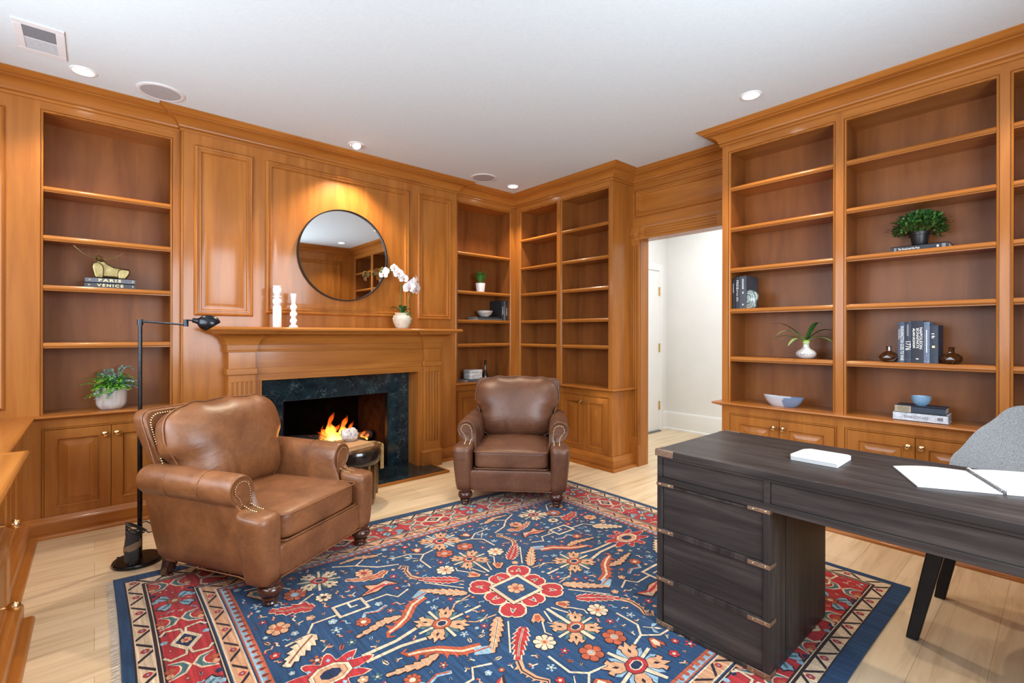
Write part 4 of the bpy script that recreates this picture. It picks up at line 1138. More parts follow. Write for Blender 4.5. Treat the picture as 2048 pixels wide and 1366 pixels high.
# main border motifs
def crab(f, r, lay=5):
    for sx in (-1, 1):
        for sy in (-1, 1):
            g = lambda p: f((p[0] * sx, p[1] * sy))
            strip([g(p) for p in ((0, .50 * r), (.62 * r, .05 * r), (.95 * r, .10 * r), (1.05 * r, .62 * r), (.78 * r, .80 * r))], r * .16, 'dark', lay); strip([g(p) for p in ((0, .50 * r), (.62 * r, .05 * r), (.95 * r, .10 * r), (1.05 * r, .62 * r), (.78 * r, .80 * r))], r * .12, 'cream', lay + 1)
    P([f(p) for p in ((-.62 * r, 0), (0, .46 * r), (.62 * r, 0), (0, -.46 * r))], 'cream', lay + 2); P([f(p) for p in ((-.50 * r, 0), (0, .37 * r), (.50 * r, 0), (0, -.37 * r))], 'deep', lay + 3)
    rosette(lambda p: f(p), r * .20, 6, 'peach', 'red', lay + 4)
def quad(f, r, lay=5):
    for i in range(4):
        a = PI / 4 + PI / 2 * i
        for c, k in (('dark', 1.1), ('sky', 1.0)):
            P([f((r * k * q * math.cos(a + e * k), r * k * q * math.sin(a + e * k))) for q, e in ((.15, 0), (.7, -.38), (.95, -.22), (.86, 0), (.95, .22), (.7, .38))], c, lay + (c == 'sky'))
        strip([f((r * .25 * math.cos(a), r * .25 * math.sin(a))), f((r * .8 * math.cos(a), r * .8 * math.sin(a)))], r * .13, 'teal', lay + 2)
    rosette(f, r * .34, 6, 'rust', 'cream', lay + 3)
def sickle(f, r, lay=5):
    strip([f(p) for p in ((-r, -.3 * r), (-.5 * r, .25 * r), (.1 * r, .42 * r), (.65 * r, .25 * r), (r, -.25 * r))], [r * .05, r * .30, r * .38, r * .28, r * .04], 'cream', lay)
    strip([f(p) for p in ((-.9 * r, -.22 * r), (-.45 * r, .24 * r), (.1 * r, .40 * r), (.6 * r, .24 * r), (.9 * r, -.2 * r))], [r * .03, r * .16, r * .22, r * .15, r * .02], 'teal', lay + 1)
    P([f(p) for p in ((-.30 * r, -.15 * r), (.1 * r, .05 * r), (.45 * r, -.2 * r), (.1 * r, -.45 * r))], 'rust', lay)
def border_run(n, fx):
    for i in range(n * 2):
        u = (i + .5) / (n * 2)
        f = fx(u)
        if i % 2 == 0: crab(f, .098)
        else: quad(f, .088)
        for d, k in ((-.052, 1), (.052, -1)):
            g = fx(u + .5 / (n * 2))
            sickle(lambda p, g=g, d=d, k=k: g((p[0] * .5 + 0, p[1] * k * .8 + d)), .10)
            for e, cc in ((-.06, 'sky'), (.06, 'peach'), (.0, 'deep')):
                h = fx(u + (.25 + e * 3.0) / (n * 2))
                P([h((.014 * math.cos(q), d * 1.35 + .014 * math.sin(q))) for q in (0, 1.25, 2.5, 3.8, 5)], cc, 5)
for s in (-1, 1):
    border_run(3, lambda u, s=s: (lambda p: (s * 1.260 + p[1], -1.03 + 2.06 * u + p[0])))
    border_run(4, lambda u, s=s: (lambda p: (-1.19 + 2.38 * u + p[0], s * 1.015 + p[1])))
# centre medallion
ly = 4
LOBE = ((-1.0, -.6), (-.4, -1.0), (.25, -1.02), (.70, -.70), (.84, -.22), (.68, 0), (.84, .22), (.70, .70), (.25, 1.02), (-.4, 1.0), (-1, .6))
for a in range(8):
    f = tf(0, 0, 1, PI / 4 * a); R0_, sz = ((.128, .046), (.180, .054))[a % 2]
    for cc, g in (('cream', 1.17), ('red', 1.0)):
        P([f((R0_ + g * sz * x, g * sz * y * (1.12 if a % 2 == 0 else 1.0))) for x, y in LOBE], cc, ly); ly += .5
    P([f((R0_ + .022 * x, .022 * y)) for x, y in ((-1, -.7), (.2, -.4), (1, 0), (.2, .4), (-1, .7), (-.4, 0))], 'cream', ly); P([f((R0_ + .013 * x, .013 * y)) for x, y in ((-1, -.7), (.2, -.4), (1, 0), (.2, .4), (-1, .7), (-.4, 0))], 'teal', ly + .5); ly += 1
dm = lambda r: [(r, 0), (0, r), (-r, 0), (0, -r)]
R45 = tf(0, 0, 1, PI / 4)
for r, cc, ly in ((.098, 'dark', 20), (.095, 'cream', 21), (.077, 'dark', 22), (.075, 'navy', 23)): P([(r * a, r * b) for a, b in ((-1, -1), (1, -1), (1, 1), (-1, 1))], cc, ly)
rosette(I, .044, 6, 'peach', 'rust', 24)
# field, four-fold
for sx in (-1, 1):
    for sy in (-1, 1):
        F = lambda x, y, s=1, a=0: tf(x, y, s, a, sx, sy)
        Q = lambda pts: [(sx * x, sy * y) for x, y in pts]
        f = lambda p: (sx * p[0], sy * p[1])
        # leaves round the medallion
        sazleaf([(.165, .245), (.245, .31), (.315, .38)], .040, 'red', 'cream', 6, 'cream', 7, f)
        strip(Q([(.315, .385), (.335, .43), (.325, .49), (.30, .53), (.32, .555), (.345, .535)]), [.030, .024, .022, .020, .016, .010], 'peach', 6); strip(Q([(.318, .385), (.338, .43), (.328, .49), (.30, .53), (.32, .555)]), .006, 'dark', 7)
        for i in range(5): P(Q([(.335 - .004 * i, .40 + .028 * i), (.36 - .004 * i, .41 + .028 * i), (.335 - .004 * i, .42 + .028 * i)]), 'peach', 6)
        sazleaf([(.205, .12), (.28, .20), (.365, .285)], .038, 'peach', 'dark', 6, 'cream', 7, f)
        strip(Q([(.375, .225), (.45, .20), (.52, .13), (.575, .10), (.62, .085), (.635, .06), (.61, .05)]), [.045, .048, .046, .036, .024, .014, .008], 'rust', 6)
        strip(Q([(.375, .225), (.45, .20), (.52, .13), (.575, .10), (.62, .085)]), .011, 'cream', 7)
        for i in range(7): q = i / 6; x, y = .40 + .19 * q, .245 - .125 * q; P(Q([(x - .012, y - .014), (x + .020, y + .018), (x + .018, y - .014)]), 'rust', 5)
        sazleaf([(.53, .155), (.60, .165), (.66, .15), (.735, .135)], .028, 'peach', 'dark', 6, 'cream', 6, f)
        P(Q([(.345, .245), (.40, .215), (.425, .25), (.37, .285)]), 'sky', 8); strip(Q([(.35, .25), (.415, .235)]), .008, 'rust', 9)
        rosette(F(.165, .372), .047, 8, 'cream', 'peach', 6, 'dark', 'rust')
        rosette(F(.068, .535), .048, 6, 'rust', 'peach', 6, 'dark', 'sky')
        tulip(F(.078, .238, 1, -.6), .036, 'peach', 'rust', 6)
        sprig(F(.055, .315, 1, .4), .030, 6); sprig(F(.255, .085, 1, -1.2), .028, 6, 'teal')
        strip(Q([(.02, .22), (.05, .30), (.03, .335)]), .008, 'cream', 5); strip(Q([(.08, .27), (.12, .33), (.11, .36)]), .007, 'cream', 5)
        strip(Q([(.20, .10), (.30, .085), (.335, .05)]), .008, 'peach', 5); strip(Q([(.19, .17), (.31, .33)]), .007, 'cream', 4)
        strip(Q([(.07, .62), (.16, .60), (.21, .55), (.21, .44)]), .010, 'cream', 4); strip(Q([(.16, .60), (.22, .65), (.32, .66)]), .009, 'cream', 4)
        sprig(F(.235, .60, 1, -.7), .034, 6); sprig(F(.30, .66, 1, -1.2), .030, 6)
        tulip(F(.165, .665, 1, .3), .034, 'rust', 'cream', 6)
        # outer quarter motifs
        strip(Q([(.48, .05), (.62, .02), (.76, .02)]), .016, 'cream', 4)
        P(Q([(.60, .30), (.74, .30), (.74, .40), (.60, .40)]), 'cream', 5); P(Q([(.613, .313), (.727, .313), (.727, .387), (.613, .387)]), 'navy', 6); strip(Q([(.67, .40), (.67, .35), (.64, .35)]), .011, 'cream', 7)
        strip(Q([(.60, .35), (.50, .35), (.47, .30), (.40, .33)]), .010, 'cream', 5); strip(Q([(.74, .33), (.84, .33), (.88, .27), (.97, .25)]), .010, 'cream', 5)
        strip(Q([(.54, .27), (.59, .25), (.64, .27), (.66, .24)]), .018, 'sky', 5); strip(Q([(.545, .265), (.59, .245), (.64, .265)]), .008, 'rust', 6)
        P(Q([(.40, .40), (.47, .42), (.52, .395), (.62, .40), (.555, .44), (.56, .50), (.50, .465), (.44, .48)]), 'dark', 5); P(Q([(.415, .407), (.47, .428), (.52, .403), (.595, .407), (.545, .437), (.548, .482), (.50, .455), (.45, .468)]), 'peach', 6); strip(Q([(.425, .41), (.47, .437), (.52, .43), (.58, .412)]), [.008, .018, .016, .006], 'red', 7)
        sazleaf([(.80, .44), (.84, .48), (.90, .49), (.955, .53)], .050, 'red', 'cream', 6, 'peach', 6, f)
        sazleaf([(.86, .26), (.93, .20), (1.0, .13)], .055, 'cream', 'dark', 6, 'peach', 6, f)
        rosette(F(.735, .50), .036, 8, 'cream', 'dark', 6); rosette(F(.83, .60), .050, 8, 'rust', 'sky', 6); rosette(F(.96, .38), .045, 6, 'peach', 'rust', 6); rosette(F(.67, .215), .032, 8, 'rust', 'cream', 6); rosette(F(.50, .60), .044, 8, 'peach', 'red', 6)
        palmette(F(.70, .66, 1, .3), .105, 6, 'cream', 'teal', 'red'); tulip(F(.95, .70, 1, 2.2), .06, 'peach', 'teal', 6)
        strip(Q([(.32, .58), (.42, .62), (.50, .70), (.60, .76)]), .010, 'cream', 4); strip(Q([(.50, .70), (.42, .76), (.33, .75)]), .009, 'cream', 4); strip(Q([(.76, .56), (.86, .50)]), .009, 'cream', 4); strip(Q([(.83, .66), (.90, .76), (1.0, .77)]), .009, 'cream', 4)
        sazleaf([(.40, .56), (.46, .53), (.54, .55), (.60, .59)], .030, 'rust', 'cream', 6, 'cream', 6, f); sazleaf([(.36, .74), (.46, .78), (.56, .77)], .026, 'peach', 'dark', 6, 'cream', 5, f)
        for x, y, r, cc in ((.40, .48, .02, 'red'), (.545, .22, .017, 'rust'), (.29, .13, .016, 'red'), (.78, .23, .022, 'sky'), (.90, .10, .026, 'rust'), (.99, .60, .025, 'sky'), (.26, .76, .022, 'red'), (.46, .44, .02, 'sky'), (.60, .51, .02, 'red'), (.80, .76, .022, 'rust'), (.14, .46, .018, 'red'), (.245, .49, .02, 'sky'), (.02, .44, .018, 'rust'), (.76, .12, .02, 'teal'), (1.0, .46, .016, 'red'), (.385, .12, .018, 'sky')):
            for i in range(5):
                a = 2 * PI * i / 5 + x * 9; P([(sx * (x + r * k * math.cos(a + e)), sy * (y + r * k * math.sin(a + e))) for k, e in ((.2, 0), (.8, -.4), (1.1, 0), (.8, .4))], cc, 6)
            P([(sx * (x + r * .35 * math.cos(q)), sy * (y + r * .35 * math.sin(q))) for q in (0, 1.25, 2.5, 3.8, 5)], 'cream', 7)
for s in (-1, 1):
    palmette(tf(s * .42, 0, 1, 0), .118, 6); palmette(tf(0, s * .39, 1, 0), .108, 6)
    bigpalm(tf(s * .885, 0, 1, 0), .135, 6); palmette(tf(0, s * .69, 1, .2), .125, 6, 'peach', 'sky', 'red')
    strip([(s * .215, 0), (s * .30, 0)], .012, 'cream', 4); strip([(0, s * .215), (0, s * .29)], .012, 'cream', 4)
# small scattered fillers of the field and border grounds
def filler(x, y, r, k, a):
    f = tf(x, y, 1, a)
    if k == 0: rosette(f, r, 5, rn.choice(('rust', 'peach', 'sky', 'red')), 'cream', 4)
    elif k == 1:
        for s in (-1, 1): P([f((0, 0)), f((s * r, .3 * r)), f((s * 1.1 * r, 1.0 * r)), f((s * .4 * r, .7 * r))], rn.choice(('sky', 'teal', 'peach')), 4)
        strip([f((0, -1.3 * r)), f((0, .5 * r))], .006, 'cream', 4); P([f((0, .2 * r)), f((.3 * r, .8 * r)), f((0, 1.4 * r)), f((-.3 * r, .8 * r))], 'rust', 5)
    elif k == 2:
        strip([f((-1.4 * r, 0)), f((-.4 * r, .5 * r)), f((.5 * r, -.3 * r)), f((1.4 * r, .3 * r))], .007, rn.choice(('cream', 'sky', 'peach')), 4); P([f((1.2 * r + .4 * r * math.cos(q), .4 * r + .4 * r * math.sin(q))) for q in (0, 1.25, 2.5, 3.8, 5)], 'red', 5)
    else:
        P([f((-r, -.25 * r)), f((0, -.5 * r)), f((r, 0)), f((0, .5 * r)), f((-r, .25 * r))], rn.choice(('sky', 'peach', 'rust', 'cream')), 4); strip([f((-.8 * r, 0)), f((.8 * r, 0))], .005, 'dark', 5)
made = 0
for tr in range(30000):
    if made > 700: break
    x, y = rn.uniform(-1.32, 1.32), rn.uniform(-1.07, 1.07); inf = abs(x) < 1.03 and abs(y) < .80
    inb = (1.20 < abs(x) < 1.32 and abs(y) < 1.07) or (.96 < abs(y) < 1.07 and abs(x) < 1.32)
    if not (inf or inb): continue
    r = rn.uniform(.010, .021) * (1 if inf else .75)
    k = int(r * 1.15 / .01 + .7)
    if any((int(x // .01) + dx, int(y // .01) + dy) in occ for dx in range(-k, k + 1) for dy in range(-k, k + 1)): continue
    filler(x, y, r, rn.randrange(4), rn.uniform(0, 6.28)); made += 1
RUG = thing('area_rug', 'large navy and red oriental rug with ivory motifs under the desk and armchairs', 'rug', (RX, RY, 0))
o = rug.build('pile', RMATS, RUG, True, smooth=0)
m = MB(); e = []
N = 30
for i in range(N + 1): e.append((-HX + 2 * HX * i / N, -HY))
for i in range(1, N + 1): e.append((HX, -HY + 2 * HY * i / N))
for i in range(1, N + 1): e.append((HX - 2 * HX * i / N, HY))
for i in range(1, N): e.append((-HX, HY - 2 * HY * i / N))
R_ = [[(*rmap(x, y), z) for x, y in e] for z in (.0002, .0092)]
m.loft(R_, True, True); m.build('foundation', RMATS[0], RUG, True, smooth=0)
FRINGE = plain('ivory_fringe', (.62, .58, .50), .9, 0, .15, 90)
for s, nm in ((-1, 'fringe'),):
    m = MB(); rn = random.Random(9)
    for i in range(330):
        y = -HY + 2 * HY * (i + .5) / 330; a = rmap(-HX, y); w = rn.uniform(-.004, .004)
        m.add([(a[0] + .002, a[1] - .0032, .006), (a[0] + .002, a[1] + .0032, .006), (a[0] - .024 - rn.uniform(0, .010), a[1] + .003 + w, .0012), (a[0] - .024 - rn.uniform(0, .010), a[1] - .003 + w, .0012)], [(0, 1, 2, 3)])
    m.build(nm, FRINGE, RUG, True, smooth=0)['kind'] = 'stuff'
# ================================================================== DECOR HELPERS
def mat2(o, x, y, z):
    """matrix from origin and axes"""
    return Matrix(((x[0], y[0], z[0], o[0]), (x[1], y[1], z[1], o[1]), (x[2], y[2], z[2], o[2]), (0, 0, 0, 1)))
_bc = {}
def cloth(name, c, rough=.6, **k):
    if name not in _bc: _bc[name] = plain(name, c, rough, 0, .14, 60, **k)
    return _bc[name]
GOLDT = plain('gold_lettering', (.75, .58, .28), .4, .3, .05); SILVT = plain('pale_lettering', (.72, .72, .70), .6, 0, .05); INKT = plain('grey_ink', (.20, .20, .22), .7, 0, .05)

def book(label, cat_group, M, w, d, h, cover, pages=PAGES, texts=(), extra=None, round_=0.0, name='book'):
    """closed book: local x = thickness, y = depth from the spine, z = height; M places it"""
    t = thing(name, label, 'book', M.translation[:], 0, cat_group)
    b = .0028; m = MB()
    def add(a, c):
        q = MB(); q.box(a, c); m.add([M @ V(p) for p in q.v], q.f)
    add((-w / 2, 0, 0), (-w / 2 + b, d, h)); add((w / 2 - b, 0, 0), (w / 2, d, h))
    N = 6; R_ = []
    for z in (0, h):
        R_.append([M @ V((-w / 2 + w * i / N, -round_ * math.sin(PI * i / N), z)) for i in range(N + 1)] + [M @ V((w / 2 - w * i / N, .0028 - round_ * math.sin(PI * i / N), z)) for i in range(N + 1)])
    m.loft(R_); c = m.build('cover', cover, t, True, smooth=30)
    m = MB(); q = MB(); q.box((-w / 2 + b, .0028, .003), (w / 2 - b, d - .004, h - .003)); m.add([M @ V(p) for p in q.v], q.f); m.build('pages', pages, t, True)
    for s, size, px, pz, ang, sx, mt, bold in texts:
        m = MB(); T = M @ Matrix.Translation((px, -round_ * math.cos(PI * px / w) - .0007, pz)) @ Matrix.Rotation(PI / 2, 4, 'X') @ Matrix.Rotation(ang, 4, 'Z')
        text_mb(m, s, size, T, sx=sx, bold=bold, space=1.35 if name == 'book' and mt is GOLDT and len(s) > 2 else 1.0); m.build('lettering', mt, c, True, smooth=0)
    for (x0, x1, z0, z1, mt) in (extra or ()):
        m = MB(); m.add([M @ V((x, -round_ * math.cos(PI * x / w) - .0006, z)) for x, z in ((x0, z0), (x1, z0), (x1, z1), (x0, z1))], [(0, 1, 2, 3)]); m.build('spine_band', mt, c, True, smooth=0)
    return t
def upright_R(x, y, z, dy=0):      # spine faces -X (right-wall shelves); thickness runs along -Y
    return mat2((x, y, z), (0, -1, 0), (1, 0, 0), (0, 0, 1))
def upright_F(x, y, z):            # spine faces -Y (fireplace wall)
    return mat2((x, y, z), (1, 0, 0), (0, 1, 0), (0, 0, 1))
def flat(o, along_, back, z):      # lying book: local z -> along_, local y -> back, local x -> up
    return mat2((o[0], o[1], z), (0, 0, -1), (*back, 0), (*along_, 0))

def blade(m, pts, w, fold=.3, tw=0.0):
    """leaf strip along pts with a folded midrib"""
    pts = [V(p) for p in pts]; n = len(pts); L_ = []; C_ = []; R_ = []
    for i, p in enumerate(pts):
        t = (pts[min(n - 1, i + 1)] - pts[max(0, i - 1)]).normalized(); s = t.cross(V((0, 0, 1)))
        s = s.normalized() if s.length > .05 else V((1, 0, 0)); u = s.cross(t)
        if tw: s = (s * math.cos(tw) + u * math.sin(tw))
        ww = w[i] if isinstance(w, list) else w * math.sin(PI * (i + .35) / (n - .3)) ** .8
        ww = max(.0004, ww); L_.append(p + s * ww + u * fold * ww); C_.append(p); R_.append(p - s * ww + u * fold * ww)
    vs = L_ + C_ + R_; fs = []
    for i in range(n - 1): fs += [(i, i + 1, n + i + 1, n + i), (n + i, n + i + 1, 2 * n + i + 1, 2 * n + i)]
    m.add(vs, fs)
def arc(b, az, reach, up, droop, n=7, start=0.0):
    out = []
    for i in range(n):
        q = i / (n - 1); r = reach * (q ** 1.0); z = up * math.sin(min(1, q * 1.1) * PI / 2) - droop * q ** 2.2
        out.append((b[0] + math.cos(az) * (r + start), b[1] + math.sin(az) * (r + start), b[2] + z))
    return out
GREEN1 = plain('fresh_green_leaf', (.12, .36, .035), .5, 0, .35, 90); GREEN2 = plain('blue_grey_leaf', (.24, .42, .36), .55, 0, .3, 90)
GREEN3 = plain('dark_green_leaf', (.028, .092, .018), .45, 0, .4, 90); GREEN4 = plain('light_frond', (.26, .40, .13), .5, 0, .3, 80); STEMG = plain('green_stem', (.10, .17, .03), .5, 0, .2)
PETAL = plain('white_petal', (.82, .80, .80), .5, 0, .05, 30)
SOIL = plain('dark_soil', (.03, .02, .012), .9, 0, .4, 90)

# ================================================================== LEFT CASE: bull, two books, fern
BK1, BK2 = cloth('slate_book_cloth', (.105, .115, .14)), cloth('charcoal_book_cloth', (.045, .05, .065))
z = 1.5245
Mv = flat((-.051, 4.10), (1, 0), (0, 1), z + .0165); Mp = flat((-.048, 4.101), (1, 0), (0, 1), z + .0495)
book('dark book with gold city lettering, lower of the two under the brass bull', 'books under the brass bull', Mv, .033, .19, .255, BK2, PAGES,
     [('VENICE', .025, 0, .128, PI / 2, 1.25, GOLDT, .0006), ('S', .018, 0, .243, PI / 2, 1, GOLDT, 0), ('*', .026, .004, .022, PI / 2, 1, GOLDT, 0)])
book('slate grey book with gold city lettering, directly beneath the brass bull', 'books under the brass bull', Mp, .033, .19, .252, BK1, PAGES,
     [('PARIS', .025, 0, .122, PI / 2, 1.45, GOLDT, .0006), ('S', .018, 0, .240, PI / 2, 1, GOLDT, 0), ('*', .026, .004, .022, PI / 2, 1, GOLDT, 0)])
BULLM, n, b = nt('antique_brass'); setp(b, rough=.34, metal=.9)
n.links.new(ramp(n, noise(n, coords(n, (22, 22, 22)), 1, 4, .6), [(.3, (.20, .15, .06)), (.7, (.42, .33, .15))]), b.inputs['Base Color'])
t = thing('bull_figurine', 'stylised brass bull figurine with long curved horns on two stacked books', 'figurine', (.085, 4.18, 1.591))
def cut(pts, y0, y1, name, bev):
    q = [(-.048 + (x - 870) * .000494, 1.5912 + (1104 - z) * .00064) for x, z in pts]
    m = MB(); m.loft([[(x, y, z) for x, z in q] for y in (y0, y1)])
    o = m.build(name, BULLM, t, True, smooth=60, bevel=bev); o.modifiers[0].segments = 4; o.modifiers[0].angle_limit = math.radians(60); return o
cut([(972, 1104), (1050, 1104), (1062, 1088), (1188, 1090), (1200, 1104), (1282, 1104), (1306, 1075), (1332, 1040), (1334, 1012), (1318, 994), (1290, 989), (1225, 988), (1160, 980), (1100, 952), (1065, 925), (1030, 915), (995, 922), (962, 942), (944, 970), (942, 1005), (955, 1050)], 4.150, 4.206, 'body', .0125)
cut([(970, 1104), (1050, 1104), (1058, 1060), (1060, 1010), (1048, 970), (1015, 945), (975, 940), (946, 958), (937, 995), (950, 1045)], 4.136, 4.158, 'shoulder', .008)
cut([(1204, 1104), (1280, 1104), (1304, 1075), (1328, 1040), (1330, 1014), (1312, 1000), (1240, 996), (1205, 1010), (1196, 1050)], 4.140, 4.160, 'haunch', .008)
m = MB(); R_ = []
for x, y, zz, r in ((.030, 4.165, .105, .016), (.026, 4.150, .118, .020), (.022, 4.138, .128, .021), (.020, 4.130, .138, .017), (.020, 4.130, .144, .008)):
    R_.append([(x + r * math.cos(a), y + r * .9 * math.sin(a), 1.591 + zz) for a in [2 * PI * j / 14 for j in range(14)]])
m.loft(R_); m.build('head', BULLM, t, True, smooth=60)
m = MB(); m.tube([(.012, 4.135, 1.591 + .128), (-.02, 4.13, 1.591 + .134), (-.055, 4.125, 1.591 + .152), (-.085, 4.12, 1.591 + .178), (-.103, 4.12, 1.591 + .196)], [.0045, .0042, .0036, .0026, .0012], 8); m.build('horn', BULLM, t, True)
m = MB(); m.tube([(.030, 4.135, 1.591 + .126), (.06, 4.13, 1.591 + .126), (.095, 4.125, 1.591 + .138), (.122, 4.12, 1.591 + .155), (.140, 4.12, 1.591 + .172)], [.0045, .0042, .0036, .0026, .0012], 8); m.build('horn', BULLM, t, True)
# fern in a ceramic cup
POTG, n, b = nt('pale_grey_glazed_pot'); setp(b, rough=.3)
n.links.new(ramp(n, noise(n, coords(n, (22, 22, 2)), 1, 4, .6), [(.35, (.42, .36, .31)), (.65, (.66, .65, .64))]), b.inputs['Base Color'])
t = thing('potted_fern', 'bushy bright green fern in a grey ceramic pot on the left ledge', 'plant', (.084, 4.13, .734))
m = MB(); m.lathe([(.001, .734), (.052, .734), (.060, .737), (.074, .756), (.080, .774), (.081, .86), (.080, .880), (.076, .880), (.076, .80), (.001, .80)], Matrix.Translation((.084, 4.13, 0)), 36); m.build('pot', POTG, t, True)
m = MB(); m.lathe([(.001, .866), (.076, .866)], Matrix.Translation((.084, 4.13, 0)), 20); m.build('soil', SOIL, t, True)
rn = random.Random(11)
def fernery(mat, n_, hmin, hmax, rmin, rmax, lw, seed, az0=0, az1=2 * PI, zb=.87):
    rn = random.Random(seed); m = MB()
    for i in range(n_):
        az = rn.uniform(az0, az1); st = arc((.084 + rn.uniform(-.03, .03), 4.13 + rn.uniform(-.03, .03), zb), az, rn.uniform(rmin, rmax), rn.uniform(hmin, hmax), rn.uniform(.01, .06), 12)
        m.tube(st, .0009, 4)
        for k in range(2, 12):
            p = V(st[k]); d = (V(st[k]) - V(st[k - 1])).normalized(); s = d.cross(V((0, 0, 1))).normalized()
            for sg in (-1, 1):
                e = p + s * sg * lw * (1.15 - k / 13) + d * lw * .5 + V((0, 0, rn.uniform(-.004, .006)))
                blade(m, [p, p.lerp(e, .5) + V((0, 0, .002)), e], lw * .34, .2)
    return m.build('foliage', mat, t, True, smooth=60)
fernery(GREEN1, 42, .02, .11, .05, .13, .020, 1); fernery(GREEN1, 20, .0, .05, .08, .15, .019, 5, PI * .9, PI * 1.7)
fernery(GREEN2, 16, .06, .17, .05, .13, .018, 2, -.4, 2.6); fernery(GREEN2, 10, .01, .09, .10, .15, .018, 3, -1.1, .6); fernery(GREEN2, 5, -.03, .01, .08, .11, .016, 4, -2.4, -1.9)

# ================================================================== MANTEL: candlesticks, mirror, orchid
zt = 1.278
m = MB(); M_ = Matrix.Translation((1.021, 3.84, zt)) @ Matrix.Diagonal((.80, .80, 1, 1))
prof = [(.001, 0), (.036, 0), (.037, .003), (.037, .150), (.035, .155), (.028, .160), (.024, .164), (.032, .172), (.038, .186), (.038, .198), (.032, .210), (.022, .217), (.022, .221), (.036, .224), (.037, .230), (.025, .234), (.020, .238), (.028, .246), (.036, .262), (.036, .285), (.033, .298), (.037, .304), (.036, .307), (.026, .306), (.022, .298), (.001, .296)]
m.lathe(prof, M_, 32); tag(m.build('candlestick', WHITEC, smooth=40), 'taller white stone candlestick at the left end of the mantel', 'candlestick', None, None)
m = MB(); M_ = Matrix.Translation((1.137, 3.84, zt))
prof = [(.001, 0), (.033, 0), (.034, .004), (.030, .012), (.022, .019), (.016, .024), (.024, .040), (.028, .050), (.022, .064), (.015, .074), (.022, .086), (.028, .098), (.026, .110), (.016, .124), (.020, .134), (.026, .148), (.024, .160), (.014, .178), (.015, .190), (.019, .222), (.022, .255), (.018, .254), (.014, .245), (.001, .243)]
m.lathe(prof, M_, 6); tag(m.build('candlestick', WHITEC, smooth=28), 'shorter faceted white stone candlestick, second from the left on the mantel', 'candlestick')
# mirror
t = thing('round_mirror', 'large round mirror with thin black frame hung above the mantel', 'mirror', (1.583, 3.985, 1.506))
MIRM, n, b = nt('mirror_glass'); setp(b, rough=.015, metal=1); b.inputs['Base Color'].default_value = (.86, .87, .87, 1)
TM = Matrix.Translation((1.583, 3.985, 1.884)) @ Matrix.Rotation(PI / 2, 4, 'X')
m = MB(); m.lathe([(.372, -.004), (.380, -.004), (.380, .030), (.372, .030), (.372, .018), (.372, -.004)], TM, 96, False); m.build('mirror_frame', BLACKM, t, True)
m = MB(); m.lathe([(.001, .016), (.373, .016), (.373, .010), (.001, .010)], TM @ Matrix.Rotation(0, 4, 'X'), 96); m.build('mirror_glass', MIRM, t, True, smooth=20)
# orchid
t = thing('potted_orchid', 'white orchid in a cream ribbed pot at the right of the mantel', 'plant', (2.045, 3.84, zt))
m = MB(); M_ = Matrix.Translation((2.045, 3.84, zt)); prof = [(.001, 0), (.046, 0), (.050, .004)]
for i in range(22):
    q = i / 21; prof.append((.052 + .030 * math.sin(q * PI * .62) - .010 * max(0, q - .75) * 4 * .6 + (.0012 if i % 2 else 0), .006 + .104 * q))
prof += [(.062, .118), (.060, .124), (.066, .132), (.064, .135), (.056, .130), (.054, .10), (.001, .10)]
m.lathe(prof, M_, 36); m.build('pot', CREAMC, t, True, smooth=25)
m = MB()
for az, rch, up, w in ((2.4, .10, .075, .022), (.5, .06, .07, .02), (3.6, .05, .09, .02), (-1.2, .06, .08, .024), (1.5, .05, .07, .02), (-.4, .075, .06, .02)):
    blade(m, arc((2.045, 3.84, zt + .125), az, rch, up, .02), w, .35)
m.build('leaves', GREEN3, t, True, smooth=60)
m = MB(); rn = random.Random(4)
for i in range(70):
    az = rn.uniform(-1.6, .9); blade(m, arc((2.045 + .045 * math.cos(az), 3.84 + .045 * math.sin(az), zt + .125), az, rn.uniform(.01, .045), rn.uniform(.0, .05), rn.uniform(.03, .13), 5), .006, .2)
m.build('moss', STEMG, t, True, smooth=60)
s1 = [(2.03, 3.84, zt + .12), (2.025, 3.84, zt + .25), (2.03, 3.835, zt + .36), (2.02, 3.83, zt + .43), (1.97, 3.82, zt + .47), (1.90, 3.81, zt + .49), (1.83, 3.80, zt + .47)]
s2 = [(2.07, 3.84, zt + .12), (2.095, 3.835, zt + .22), (2.115, 3.83, zt + .31), (2.12, 3.82, zt + .38)]
for s in (s1, s2):
    m = MB(); m.tube(s, .0032, 7); m.build('stem', STEMG, t, True)
YELL = plain('orchid_throat', (.45, .20, .12), .5)
